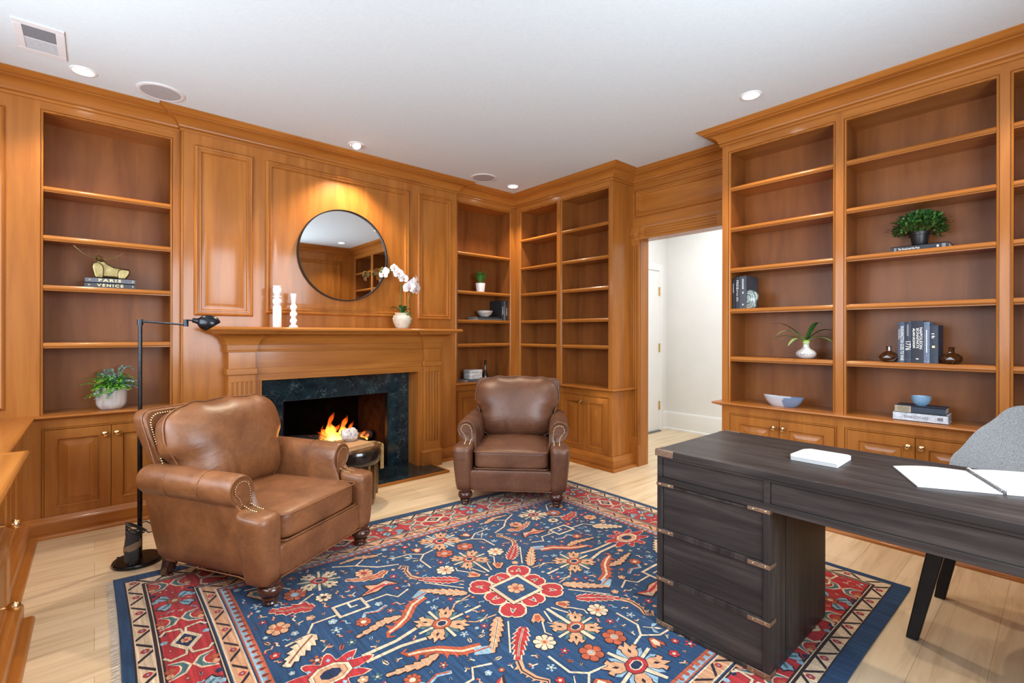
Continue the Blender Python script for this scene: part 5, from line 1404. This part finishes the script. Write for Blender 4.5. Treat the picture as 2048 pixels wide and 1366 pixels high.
def orchid(c, r, yaw, pitch, seed):
    rn = random.Random(seed); M_ = Matrix.Translation(c) @ Matrix.Rotation(yaw, 4, 'Z') @ Matrix.Rotation(pitch, 4, 'X'); m = MB()
    for k, (a, l, w) in enumerate(((PI / 2, 1, .46), (PI / 2 + 2.1, 1, .40), (PI / 2 - 2.1, 1, .40), (.15, .98, .66), (PI - .15, .98, .66))):
        NS_, NT_ = 7, 6; vs = []; fs = []
        for i in range(NS_ + 1):
            q = i / NS_; ww = w * r * (math.sin(PI * min(1, q * .92 + .04)) ** .7)
            for j in range(NT_ + 1):
                s = -1 + 2 * j / NT_; x, y = q * l * r, s * ww; z = .18 * r * math.sin(q * 2.2) * (1 - .5 * s * s) + .06 * r * s * s + rn.uniform(-.01, .01) * r
                vs.append(M_ @ V((x * math.cos(a) - y * math.sin(a), -z - (.02 * r if k > 2 else 0), x * math.sin(a) + y * math.cos(a))))
        for i in range(NS_):
            for j in range(NT_): b_ = i * (NT_ + 1) + j; fs.append((b_, b_ + 1, b_ + NT_ + 2, b_ + NT_ + 1))
        m.add(vs, fs)
    f = m.build('flower', PETAL, t, True, smooth=60)
    m = MB(); m.ball(M_ @ V((0, -.26 * r, -.08 * r)), r * .16, 10, 6, (1, 1.2, 1.3)); m.build('throat', YELL, f, True)
for a in (((2.125, 3.80, zt + .385), .070, .35, .1, 1), ((2.16, 3.80, zt + .42), .060, .9, -.2, 2), ((2.085, 3.79, zt + .36), .058, -.3, .3, 3), ((2.15, 3.79, zt + .345), .055, .5, .5, 7),
          ((2.035, 3.80, zt + .435), .045, -.1, 0, 4), ((1.985, 3.80, zt + .475), .048, -.2, -.1, 5), ((1.945, 3.80, zt + .515), .040, 0, -.1, 6), ((1.845, 3.79, zt + .455), .040, -.8, 0, 8), ((1.862, 3.79, zt + .485), .034, -.5, -.2, 9), ((2.01, 3.80, zt + .455), .042, .3, .1, 10)): orchid(*a)
m = MB()
for p in ((1.822, 3.795, zt + .478), (1.835, 3.795, zt + .505), (1.91, 3.80, zt + .505)): m.ball(p, .010, 8, 6, (1, 1, 1.3))
m.build('bud', STEMG, t, True)

# ================================================================== CASE RIGHT OF FIREPLACE
t = thing('potted_succulent', 'small spiky green plant in a white cup on the second shelf by the corner', 'plant', (3.133, 4.14, 1.678))
m = MB(); M_ = Matrix.Translation((3.133, 4.14, 1.678)); m.lathe([(.001, 0), (.036, 0), (.042, .006), (.053, .09), (.052, .098), (.047, .096), (.045, .075), (.001, .075)], M_, 28); m.build('pot', WHITEC, t, True)
m = MB(); rn = random.Random(6)
for i in range(34):
    az = i * 2.4; q = rn.uniform(.2, 1); blade(m, arc((3.133, 4.14, 1.755), az, .025 + .085 * q, .150 - .055 * q + rn.uniform(-.01, .02), .012 * q, 6), .0100, .5)
m.build('leaves', plain('aloe_leaf', (.055, .19, .035), .4, 0, .35, 80), t, True, smooth=60)
BK_D, BK_G, BK_DB = cloth('black_book_cloth', (.018, .019, .022)), cloth('grey_book_jacket', (.10, .11, .12)), cloth('brown_black_cloth', (.05, .042, .04))
z = 1.3805
book('dark book lying flat at the bottom of the pair under the white bowl', 'flat books under the white bowl', flat((3.075, 4.10), (1, 0), (0, 1), z + .0105), .021, .20, .325, BK_G)
book('thin dark book lying flat directly under the white bowl', 'flat books under the white bowl', flat((3.068, 4.105), (1, 0), (0, 1), z + .029), .016, .20, .30, BK_DB, WHITEP)
WB, n, b = nt('brushed_white_bowl'); setp(b, rough=.5); n.links.new(ramp(n, noise(n, coords(n, (8, 8, 60)), 1, 3), [(.4, (.42, .38, .34)), (.6, (.72, .70, .67))]), b.inputs['Base Color'])
m = MB(); m.lathe([(.001, 0), (.040, 0), (.044, .005), (.070, .025), (.084, .052), (.087, .066), (.083, .066), (.068, .030), (.040, .010), (.001, .008)], Matrix.Translation((3.215, 4.17, z + .038)), 36)
tag(m.build('bowl', WB), 'white brushed bowl on two flat dark books by the corner', 'bowl')
for i, (w, d, h, c, lab) in enumerate(((.030, .205, .222, BK_D, 'black upright book, left one of the row beside the white bowl'), (.027, .20, .216, BK_G, 'grey-spined upright book in the middle of the corner row'), (.026, .20, .220, BK_D, 'black upright book at the right end of the corner row'))):
    x = 3.398 + (.015, .0445, .0715)[i]
    book(lab, 'upright books beside the white bowl', upright_F(x, 4.105, z), w, d, h, c, PAGES, (), [(-w * .3, w * .3, h * .72, h * .74, SILVT), (-w * .12, w * .12, h * .25, h * .66, INKT if c is BK_G else SILVT)] if i else [(-w * .1, w * .1, h * .3, h * .7, SILVT)], .004)
book('thin grey book lying flat under the white marble box on the ledge', None, flat((2.915, 4.065), (1, 0), (0, 1), .734 + .010), .020, .20, .275, BK_G)
BOXM, n, b = nt('white_veined_marble'); setp(b, rough=.35); n.links.new(ramp(n, noise(n, coords(n, (9, 9, 40)), 1, 5, .6, 1), [(.35, (.46, .46, .46)), (.6, (.74, .74, .73))]), b.inputs['Base Color'])
t = thing('marble_box', 'white veined marble box on a flat grey book on the corner ledge', 'box', (3.045, 4.15, .755))
m = MB(); m.sq((3.045, 4.155, .755 + .033), (.080, .062, .033), 24, N=6); m.build('box_body', BOXM, t, True, bevel=.0); m = MB(); m.sq((3.045, 4.155, .755 + .083), (.081, .063, .0155), 24, N=6); m.build('lid', BOXM, t, True)
DKG, n, b = nt('smoked_brown_glass'); setp(b, rough=.06, trans=.35, coat=.5); b.inputs['Base Color'].default_value = (.035, .020, .013, 1)
m = MB(); m.lathe([(.001, 0), (.034, 0), (.040, .006), (.041, .03), (.036, .052), (.020, .085), (.013, .11), (.0115, .18), (.013, .206), (.0165, .209), (.0165, .214), (.011, .214), (.010, .2)], Matrix.Translation((3.223, 4.17, .734)), 28)
tag(m.build('bottle_vase', DKG), 'slim dark bottle vase beside the marble box on the corner ledge', 'vase')

# ================================================================== BAY BY THE DOORWAY
z = 1.4205; BN = cloth('navy_black_cloth', (.018, .022, .034)); BS = cloth('slate_jacket', (.06, .068, .085))
yy = 1.643
for w, h, d, c, tx, lab in ((.012, .222, .18, BN, (), 'thin black book at the far left of the row beside the geode slice'),
                            (.036, .235, .19, BN, (('PRIDE', .023, .004, .178, -PI / 2, 1.15, SILVT, .0002), ('of the SEA', .018, .004, .098, -PI / 2, 1.15, SILVT, 0)), 'dark book with pale vertical lettering, middle of the row beside the geode slice'),
                            (.050, .240, .20, BS, (), 'thicker slate-coloured book standing directly beside the geode slice')):
    yy -= w / 2; ex = None
    if w == .050: ex = [(-.006, .006, .145 + k * .0085, .145 + k * .0085 + .0055, SILVT) for k in range(9)] + [(-.004, .004, .11, .125, SILVT), (-.005, .005, .025, .035, SILVT)]
    if w == .012: ex = [(-.003, .003, .12, .19, SILVT)]
    book(lab, 'upright books beside the geode slice', upright_R(3.60, yy, z), w, d, h, c, PAGES, tx, ex, .003 if w < .05 else .001); yy -= w / 2 + .001
GEO, n, b = nt('banded_agate'); setp(b, rough=.15, coat=.3)
wv = n.nodes.new('ShaderNodeTexWave'); wv.wave_type = 'RINGS'; wv.rings_direction = 'X'; wv.inputs['Scale'].default_value = 9; wv.inputs['Distortion'].default_value = 7; wv.inputs['Detail'].default_value = 3
tc = n.nodes.new('ShaderNodeTexCoord'); mp = n.nodes.new('ShaderNodeMapping'); mp.inputs['Location'].default_value = (-3.60, -1.54, -1.485); n.links.new(tc.outputs['Object'], mp.inputs[0]); n.links.new(mp.outputs[0], wv.inputs[0])
n.links.new(ramp(n, wv.outputs['Fac'], [(.1, (.10, .16, .15)), (.4, (.30, .42, .38)), (.65, (.50, .54, .52)), (.9, (.20, .24, .26))]), b.inputs['Base Color'])
m = MB(); rn = random.Random(2); R_ = []
for x, k in ((3.60, .9), (3.603, 1), (3.622, 1), (3.63, .93)):
    q = []
    for j in range(26):
        a = 2 * PI * j / 26; r = (.066 + .006 * math.sin(3 * a + 1) + .004 * math.sin(5 * a)) * k
        q.append((x + .1 * (math.sin(a) * r + .06), 1.530 + r * .95 * math.cos(a), max(1.4205, 1.4205 + .066 + 1.06 * r * math.sin(a))))
    R_.append(q)
m.loft(R_); tag(m.build('geode_slice', GEO), 'round blue-green banded stone slice leaning on the dark books', 'stone')
# fern blades in the glass vase
z = 1.0685; t = thing('vase_plant', 'long arching green fronds in a round silvery glass vase', 'plant', (3.63, 1.162, z))
VG, n, b = nt('silvery_etched_glass'); setp(b, rough=.2, coat=.5, spec=.8)
wv = n.nodes.new('ShaderNodeTexWave'); wv.inputs['Scale'].default_value = 55; wv.inputs['Distortion'].default_value = 3.5; n.links.new(coords(n, (1, 1, 1)), wv.inputs[0])
n.links.new(ramp(n, wv.outputs['Fac'], [(.3, (.42, .40, .39)), (.7, (.80, .79, .78))]), b.inputs['Base Color'])
m = MB(); m.lathe([(.001, 0), (.030, 0), (.046, .008), (.060, .024), (.062, .036), (.052, .052), (.030, .066), (.020, .078), (.019, .098), (.023, .112), (.020, .112), (.016, .09), (.001, .085)], Matrix.Translation((3.63, 1.162, z)), 32); m.build('vase', VG, t, True)
m = MB(); m.lathe([(.014, .060), (.018, .090), (.024, .118), (.020, .124), (.001, .126)], Matrix.Translation((3.63, 1.162, z)), 14); m.build('stem_bunch', plain('lime_stem', (.36, .50, .07), .5), t, True)
def frond(m, az, reach, up, droop, w, seed):
    rn = random.Random(seed); st = [V(p) for p in arc((3.63, 1.162, z + .115), az, reach, up, droop, 22)]
    ws = []
    for i in range(22):
        q = i / 21; ws.append(1.55 * w * (math.sin(PI * min(1, q * .86 + .14)) ** .7) * (.72 if i % 2 else 1.0) + .0006)
    blade(m, st, ws, .25)
m = MB(); frond(m, 2.05, .205, .135, .015, .012, 1); frond(m, -2.2, .15, .145, .03, .014, 2); frond(m, -1.45, .178, .115, .065, .016, 3); m.build('dark_fronds', GREEN3, t, True, smooth=60)
m = MB(); frond(m, 1.75, .225, .07, .07, .012, 4); frond(m, 2.3, .19, .11, .07, .012, 5); frond(m, 1.95, .155, .06, .07, .014, 6); frond(m, 2.7, .15, .045, .075, .014, 7); frond(m, -1.85, .18, .05, .055, .013, 8); frond(m, -1.2, .15, .06, .05, .012, 9); m.build('light_fronds', GREEN4, t, True, smooth=60)
# boat dish
BLU, n, b = nt('blue_white_glaze'); setp(b, rough=.15, coat=.4)
sp = n.nodes.new('ShaderNodeSeparateXYZ'); tc = n.nodes.new('ShaderNodeTexCoord'); n.links.new(tc.outputs['Object'], sp.inputs[0])
nz = noise(n, coords(n, (20, 20, 20)), 1, 3); ad = n.nodes.new('ShaderNodeMath'); ad.operation = 'MULTIPLY_ADD'; ad.inputs[1].default_value = .07; n.links.new(nz, ad.inputs[0]); n.links.new(sp.outputs['Y'], ad.inputs[2])
n.links.new(ramp(n, ad.outputs[0], [(.0, (.07, .13, .24)), (1, (.5, .5, .5))]), b.inputs['Base Color'])
r_ = [x for x in n.nodes if x.bl_idname == 'ShaderNodeValToRGB'][-1]
mr = n.nodes.new('ShaderNodeMapRange'); mr.inputs['From Min'].default_value = 1.28; mr.inputs['From Max'].default_value = 1.36; n.links.new(ad.outputs[0], mr.inputs['Value']); n.links.new(mr.outputs[0], r_.inputs['Fac'])
r_.color_ramp.elements[0].position = .3; r_.color_ramp.elements[1].position = .45; r_.color_ramp.elements[0].color = (.16, .22, .34, 1); r_.color_ramp.elements[1].color = (.52, .52, .55, 1)
m = MB(); R_ = []
for zz, k in ((0, .60), (.004, .66), (.03, .86), (.060, .99), (.064, 1.0), (.062, .965), (.03, .82), (.010, .62)):
    R_.append([(3.605 + .055 * k * math.sin(a), 1.293 + .130 * k * math.copysign(abs(math.cos(a)) ** .8, math.cos(a)), .7345 + zz + .008 * (zz / .064) * math.cos(a) ** 2) for a in [2 * PI * j / 44 for j in range(44)]])
m.loft(R_); tag(m.build('boat_dish', BLU), 'long blue and white boat-shaped dish on the ledge behind the desk', 'dish')

# ================================================================== MIDDLE BAY
z = 1.7205
BB = cloth('navy_cloth', (.022, .034, .058)); BM = cloth('mid_blue_cloth', (.055, .085, .155)); BD = cloth('ink_blue_cloth', (.016, .020, .032)); BL = cloth('pale_blue_cloth', (.13, .17, .245)); BG = cloth('grey_blue_jacket', (.055, .075, .115))
book('black book with small pale title lying flat under the bushy plant', None, mat2((3.62, .703, z + .017), (0, 0, -1), (1, 0, 0), (0, -1, 0)), .034, .16, .262, BD, PAGES,
     [('The Sound and the Fury', .0165, 0, .085, PI / 2, .62, SILVT, .0003)], [(-.010, .010, .018, .0195, SILVT), (-.010, .010, .0245, .026, SILVT), (-.011, .011, .232, .248, INKT), (-.006, .006, .210, .219, SILVT)])
t = thing('boxwood_plant', 'round bushy dark green plant in a black pot on a flat book', 'plant', (3.69, .578, z + .034))
m = MB(); M_ = Matrix.Translation((3.69, .578, z + .0345)); m.lathe([(.001, 0), (.034, 0), (.036, .003), (.045, .062), (.049, .064), (.051, .082), (.048, .083), (.044, .07), (.001, .07)], M_, 32); m.build('pot', BLACKP, t, True)
rn = random.Random(21)
for nm, mt, nn in (('foliage', GREEN3, 620), ('foliage', plain('mid_green_leaf', (.09, .22, .045), .45, 0, .35, 90), 300)):
    m = MB()
    for i in range(nn):
        a = rn.uniform(0, 2 * PI); u = rn.uniform(-.35, 1); r = rn.uniform(.55, 1.0) ** .5 * (rn.uniform(1.05, 1.22) if rn.random() < .12 else 1)
        d = V((math.cos(a) * math.sqrt(1 - min(1, u * u)), math.sin(a) * math.sqrt(1 - min(1, u * u)), u))
        p = V((3.69, .578, z + .14)) + V((d.x * .105, d.y * .118, d.z * .095)) * r
        if p.x > 3.80: continue
        e = d + V((rn.uniform(-.6, .6), rn.uniform(-.6, .6), rn.uniform(-.4, .6))); e.normalize()
        blade(m, [p, p + e * .011 + V((0, 0, .002)), p + e * .022], .0075, .3)
    m.build(nm, mt, t, True, smooth=60)
m = MB()
for i in range(16):
    a = i * 2.4; m.tube([(3.69, .578, z + .09), (3.69 + .05 * math.cos(a), .578 + .05 * math.sin(a), z + .14), (3.69 + .08 * math.cos(a), .578 + .09 * math.sin(a), z + .17)], .0016, 5)
m.build('twigs', STEMG, t, True)
z = 1.0685; yy = .662
rows = ((.031, .236, BG, (('WASHINGTON GOES TO WAR', .0235, .004, .112, -PI / 2, .62, SILVT, .0002), ('David Brinkley', .010, -.009, .165, -PI / 2, 1, SILVT, 0)), None, 'grey-blue book with long pale vertical title, leftmost of the blue row'),
        (.030, .238, BB, (('1776', .034, 0, .100, -PI / 2, .85, SILVT, .0003),), [(-.004, .004, .155, .222, INKT), (-.010, .010, .018, .019, SILVT)], 'navy book with handwritten-style year on the spine, second of the blue row'),
        (.055, .242, BD, (('NAPOLEON', .0185, .0155, .142, -PI / 2, 1.27, SILVT, .0003), ('BONAPARTE', .017, .0005, .142, -PI / 2, 1.20, SILVT, .0002), ('ALAN SCHOM', .014, -.0160, .142, -PI / 2, 1.28, SILVT, .0005)), [(-.006, .006, .020, .026, SILVT)], 'thickest black book with big pale lettering in the middle of the blue row'),
        (.026, .236, BL, (), [(-.002, .002, .06, .19, SILVT), (-.010, .010, .224, .226, SILVT), (-.010, .010, .010, .012, SILVT)], 'pale blue book, second from the right in the blue row'),
        (.036, .216, BB, (), [(-.010, .002, .165, .170, SILVT), (-.010, .004, .150, .156, SILVT), (-.010, .000, .143, .147, SILVT), (-.008, .004, .088, .100, GOLDT)], 'shorter navy book at the right end of the blue row'))
for w, h, c, tx, ex, lab in rows:
    yy -= w / 2; book(lab, 'upright blue books between the amber vases', upright_R(3.588, yy, z), w, .165, h, c, PAGES, tx, ex, .003); yy -= w / 2 + .0006
AMB, n, b = nt('amber_glass'); setp(b, rough=.03, trans=.55, coat=.6, ior=1.45); b.inputs['Base Color'].default_value = (.085, .030, .009, 1)
def facet_vase(label, y):
    m = MB(); R_ = []
    for k, (r, zz) in enumerate(((.022, 0), (.036, .004), (.050, .026), (.046, .040), (.030, .056), (.014, .063), (.0125, .070), (.0125, .090), (.016, .094), (.0125, .094), (.010, .07), (.025, .054), (.040, .038), (.044, .026), (.030, .008))):
        o = (PI / 8 if k in (2, 13) else 0)
        R_.append([(3.592 + r * math.cos(2 * PI * j / 8 + o), y + r * math.sin(2 * PI * j / 8 + o), z + zz) for j in range(8)])
    m.loft(R_); return tag(m.build('bud_vase', AMB, smooth=0), label, 'vase', 'amber faceted vases')
facet_vase('amber faceted glass vase left of the blue book row', .706); facet_vase('amber faceted glass vase right of the blue book row', .426)
z = .7345; SH = plain('marbled_pale_blue_paper', (.50, .54, .60), .6, 0, .25, 45); TAN = plain('tan_book_cloth', (.36, .30, .21), .7, 0, .2, 120)
book('thick pale marbled-blue book at the bottom of the stack on the ledge', 'books under the blue bowl', mat2((3.548, .677, z + .024), (0, 0, -1), (1, .02, 0), (0, -1, 0)), .048, .16, .243, SH, SH, [('SHAKESPEARE', .0215, .001, .105, PI / 2, .82, INKT, .0002)], [(-.010, .008, .198, .222, INKT), (-.014, .014, .180, .1815, SILVT)])
book('navy and tan cloth book lying directly under the blue bowl', 'books under the blue bowl', mat2((3.556, .670, z + .0665), (0, 0, -1), (1, .02, 0), (0, -1, 0)), .036, .15, .225, BB, PAGES, (), [(-.0178, .0178, .0005, .074, TAN)] + [(-.013 + k * .005, -.0115 + k * .005, .012, .066, INKT) for k in range(6)])
BWL, n, b = nt('sky_blue_ceramic'); setp(b, rough=.3); n.links.new(ramp(n, noise(n, coords(n, (14, 14, 14)), 1, 2), [(.3, (.20, .36, .52)), (.7, (.28, .45, .60))]), b.inputs['Base Color'])
m = MB(); R_ = []
for r, zz in ((.020, 0), (.022, .002), (.033, .012), (.043, .034), (.046, .054), (.044, .055), (.040, .034), (.028, .012), (.004, .008)):
    R_.append([(3.63 + (r + (.0011 * math.cos(24 * a) if 0 < zz < .052 else 0)) * math.cos(a), .562 + (r + (.0011 * math.cos(24 * a) if 0 < zz < .052 else 0)) * math.sin(a), z + .085 + zz) for a in [2 * PI * j / 96 for j in range(96)]])
m.loft(R_); tag(m.build('bowl', BWL), 'small ribbed sky-blue bowl on top of two stacked books', 'bowl')

# ================================================================== STUMP TABLE TOP
PEACH = cloth('peach_book_cloth', (.50, .27, .12))
a = V((1.524, 3.281)); d = V((-.955, -.296)); bk = V((-.296, .955))
M_ = mat2((a.x, a.y, .421 + .0145), (0, 0, -1), (bk.x, bk.y, 0), (d.x, d.y, 0))
book('peach-covered book with white page edges lying on the stump table', None, M_ @ Matrix.Translation((0, 0, 0)), .028, .27, .27, PEACH, WHITEP)
QZ, n, b = nt('white_quartz'); setp(b, rough=.45); n.links.new(ramp(n, noise(n, coords(n, (45, 45, 45)), 1, 5, .7), [(.3, (.25, .19, .16)), (.5, (.58, .53, .50)), (.7, (.80, .78, .77))]), b.inputs['Base Color'])
bump(n, b, noise(n, coords(n, (70, 70, 70)), 1, 4), .8, .006)
m = MB(); m.ball((1.405, 3.43, .45 + .046), .056, 22, 16, (1.15, .9, .88)); rn = random.Random(8)
m.v = [tuple(V((1.405, 3.43, .496)) + (V(p) - V((1.405, 3.43, .496))) * (1 + .12 * math.sin(70 * p[0] + 31 * p[2]) * math.cos(61 * p[1]) + rn.uniform(-.07, .07))) for p in m.v]
m.v = [(x, y, max(zz, .4505)) for x, y, zz in m.v]
tag(m.build('quartz_rock', QZ, smooth=25), 'rough white quartz rock on the peach book on the stump table', 'rock')

# ================================================================== CEILING FITTINGS
LED = emit('lamp_lens', (1, .93, .84), 14)
def can(label, x, y, r=.062):
    t = thing('recessed_light', label, 'ceiling light', (x, y, CH), 0, 'recessed ceiling lights'); M_ = Matrix.Translation((x, y, CH)) @ Matrix.Rotation(PI, 4, 'X')
    m = MB(); m.lathe([(r, .0), (r, .003), (r * .93, .006), (r * .80, .006), (r * .74, .002), (r * .72, .0005)], M_, 36, False); m.build('trim_ring', WHITETRIM, t, True)
    m = MB(); m.lathe([(.001, .002), (r * .74, .002), (r * .74, .001), (.001, .001)], M_, 32); m.build('lens', LED, t, True)
CANS = [('recessed ceiling light nearest the air vent, above the left bookcase', -.052, 3.722), ('recessed ceiling light right above the round mirror', 1.576, 3.728), ('recessed ceiling light in the far corner over the corner bookcases', 3.232, 3.723), ('recessed ceiling light over the bookcase right of the doorway', 3.133, 1.318),
        ('recessed ceiling light reflected in the round mirror, near the back corner', 3.10, .02), ('recessed ceiling light in the middle of the ceiling above the rug', 1.576, 1.30), ('recessed ceiling light above the drawer cabinet on the left wall', -.05, 1.30)]
for i_, (l, x, y) in enumerate(CANS):
    if i_ != 1: can(l, x, y)
# swivelling eyeball fitting above the mirror
x, y = CANS[1][1:]; t = thing('recessed_light', CANS[1][0], 'ceiling light', (x, y, CH), 0, 'recessed ceiling lights'); M_ = Matrix.Translation((x, y, CH)) @ Matrix.Rotation(PI, 4, 'X')
m = MB(); m.lathe([(.064, 0), (.064, .003), (.058, .006), (.046, .006), (.043, .002)], M_, 36, False); m.build('trim_ring', WHITETRIM, t, True)
M2 = Matrix.Translation((x, y, CH + .004)) @ Matrix.Rotation(-.55, 4, 'X') @ Matrix.Rotation(PI, 4, 'X')
m = MB(); m.lathe([(.042, 0), (.041, .010), (.036, .024), (.030, .027), (.029, .020)], M2, 32, False); m.build('eyeball', PLASTICW, t, True)
m = MB(); m.lathe([(.001, .022), (.0295, .022), (.0295, .020), (.001, .020)], M2, 28); m.build('lens', LED, t, True)
for l, x, y in (('round ceiling speaker near the air vent at the left', .312, 3.727), ('round ceiling speaker in the far corner beside a recessed light', 2.842, 3.709)):
    t = thing('ceiling_speaker', l, 'speaker', (x, y, CH), 0, 'round ceiling speakers'); M_ = Matrix.Translation((x, y, CH)) @ Matrix.Rotation(PI, 4, 'X')
    m = MB(); m.lathe([(.125, 0), (.125, .004), (.118, .007), (.106, .007), (.103, .004)], M_, 44, False); m.build('trim_ring', PLASTICW, t, True)
    m = MB(); m.lathe([(.001, .005), (.104, .005), (.104, .003), (.001, .003)], M_, 40); m.build('grille', GRILLE, t, True)
t = thing('air_vent', 'square ceiling air vent with grey slats in the upper left corner', 'vent', (-.215, 3.465, CH))
vx0, vx1, vy0, vy1 = -.308, -.118, 3.298, 3.642
m = MB()
for a, b in (((vx0, vy0), (vx1, vy0 + .042)), ((vx0, vy1 - .042), (vx1, vy1)), ((vx0, vy0 + .042), (vx0 + .034, vy1 - .042)), ((vx1 - .034, vy0 + .042), (vx1, vy1 - .042))): m.box((*a, CH - .007), (*b, CH))
m.build('vent_frame', PLASTICW, t, True, bevel=.002)
ym = (vy0 + vy1) / 2
for ya, yb, mt in ((vy0 + .042, ym, VENTD), (ym, vy1 - .042, VENTL)):
    m = MB(); m.box((vx0 + .034, ya, CH - .0015), (vx1 - .034, yb, CH - .0005)); k = 14
    for i in range(k):
        y = ya + (yb - ya) * (i + .5) / k; m.add([(vx0 + .034, y - .004, CH - .002), (vx1 - .034, y - .004, CH - .002), (vx1 - .034, y + .005, CH - .006), (vx0 + .034, y + .005, CH - .006)], [(0, 1, 2, 3)])
    m.build('vent_slats', mt, t, True, smooth=0)
m = MB(); m.box((vx0 + .034, ym - .003, CH - .0065), (vx1 - .034, ym + .003, CH)); m.build('vent_bar', PLASTICW, t, True)
# ================================================================== LIGHT AND CAMERA
def light(name, kind, loc, energy, color=(1, 1, 1), **k):
    d = bpy.data.lights.new(name, kind); d.energy = energy; d.color = color
    for a, v in k.items(): setattr(d, a, v)
    o = bpy.data.objects.new(name, d); COL.objects.link(o); o.location = loc; return o
def aim(o, d): o.rotation_euler = V(d).to_track_quat('-Z', 'Y').to_euler()
DAY = (.80, .90, 1.0); WARM = (1.0, .83, .62)
# daylight through the two windows
o = light('daylight_left_window', 'AREA', (XLW - .04, (LW0 + LW1) / 2, (LZ0 + LZ1) / 2), 88, DAY, shape='RECTANGLE', size=LW1 - LW0 - .1, size_y=LZ1 - LZ0 - .1); aim(o, (1, 0, 0))
o = light('daylight_back_window', 'AREA', ((BW0 + BW1) / 2, YBK - .04, (BZ0 + BZ1) / 2), 98, DAY, shape='RECTANGLE', size=BW1 - BW0 - .1, size_y=BZ1 - BZ0 - .1); aim(o, (0, 1, 0))
# recessed lamps
for i, (l, x, y) in enumerate(CANS):
    e = (46, 105, 62, 60, 42, 42, 42)[i]
    o = light('recessed_lamp', 'SPOT', (x, y, CH - (.012 if i != 1 else .036)), e, WARM, spot_size=math.radians(112), spot_blend=.55, shadow_soft_size=.045); aim(o, (0, 0, -1))
# added light to brighten the hall, no fitting modelled
o = light('hall_fill', 'AREA', (4.8, 1.9, CH - .02), 32, (.98, .99, 1.0), shape='RECTANGLE', size=1.0, size_y=2.0); aim(o, (0, 0, -1))
o = light('fire_glow', 'POINT', (1.78, 4.28, .33), 5, (1, .34, .06), shadow_soft_size=.05)
w = bpy.data.worlds.new('sky'); SC.world = w; w.use_nodes = True
w.node_tree.nodes['Background'].inputs[0].default_value = (.75, .87, 1, 1); w.node_tree.nodes['Background'].inputs[1].default_value = .9

cam = bpy.data.cameras.new('camera'); co = bpy.data.objects.new('camera', cam); COL.objects.link(co)
yaw, roll, f, cy = math.radians(40.8726), math.radians(.1037), 964.076, 668.6207
F = V((math.sin(yaw), math.cos(yaw), 0)); R0 = V((math.cos(yaw), -math.sin(yaw), 0)); U0 = V((0, 0, 1))
R1 = R0 * math.cos(roll) + U0 * math.sin(roll); U1 = U0 * math.cos(roll) - R0 * math.sin(roll)
co.matrix_world = Matrix(((R1.x, U1.x, -F.x, 0), (R1.y, U1.y, -F.y, 0), (R1.z, U1.z, -F.z, 1.229), (0, 0, 0, 1)))
cam.sensor_width = 36; cam.sensor_fit = 'HORIZONTAL'; cam.lens = f / 2048 * 36; cam.shift_y = (cy - 683) / 2048; cam.clip_start = .02
SC.camera = co
vs = SC.view_settings; vs.view_transform = 'Standard'; vs.look = 'None'; vs.exposure = 0.2; vs.gamma = 1; vs.use_curve_mapping = False
SC.cycles.use_denoising = True; SC.cycles.max_bounces = 8; SC.cycles.diffuse_bounces = 5; SC.cycles.glossy_bounces = 4; SC.cycles.transmission_bounces = 6; SC.cycles.transparent_max_bounces = 12
SC.cycles.caustics_reflective = False; SC.cycles.caustics_refractive = False; SC.cycles.sample_clamp_indirect = 6
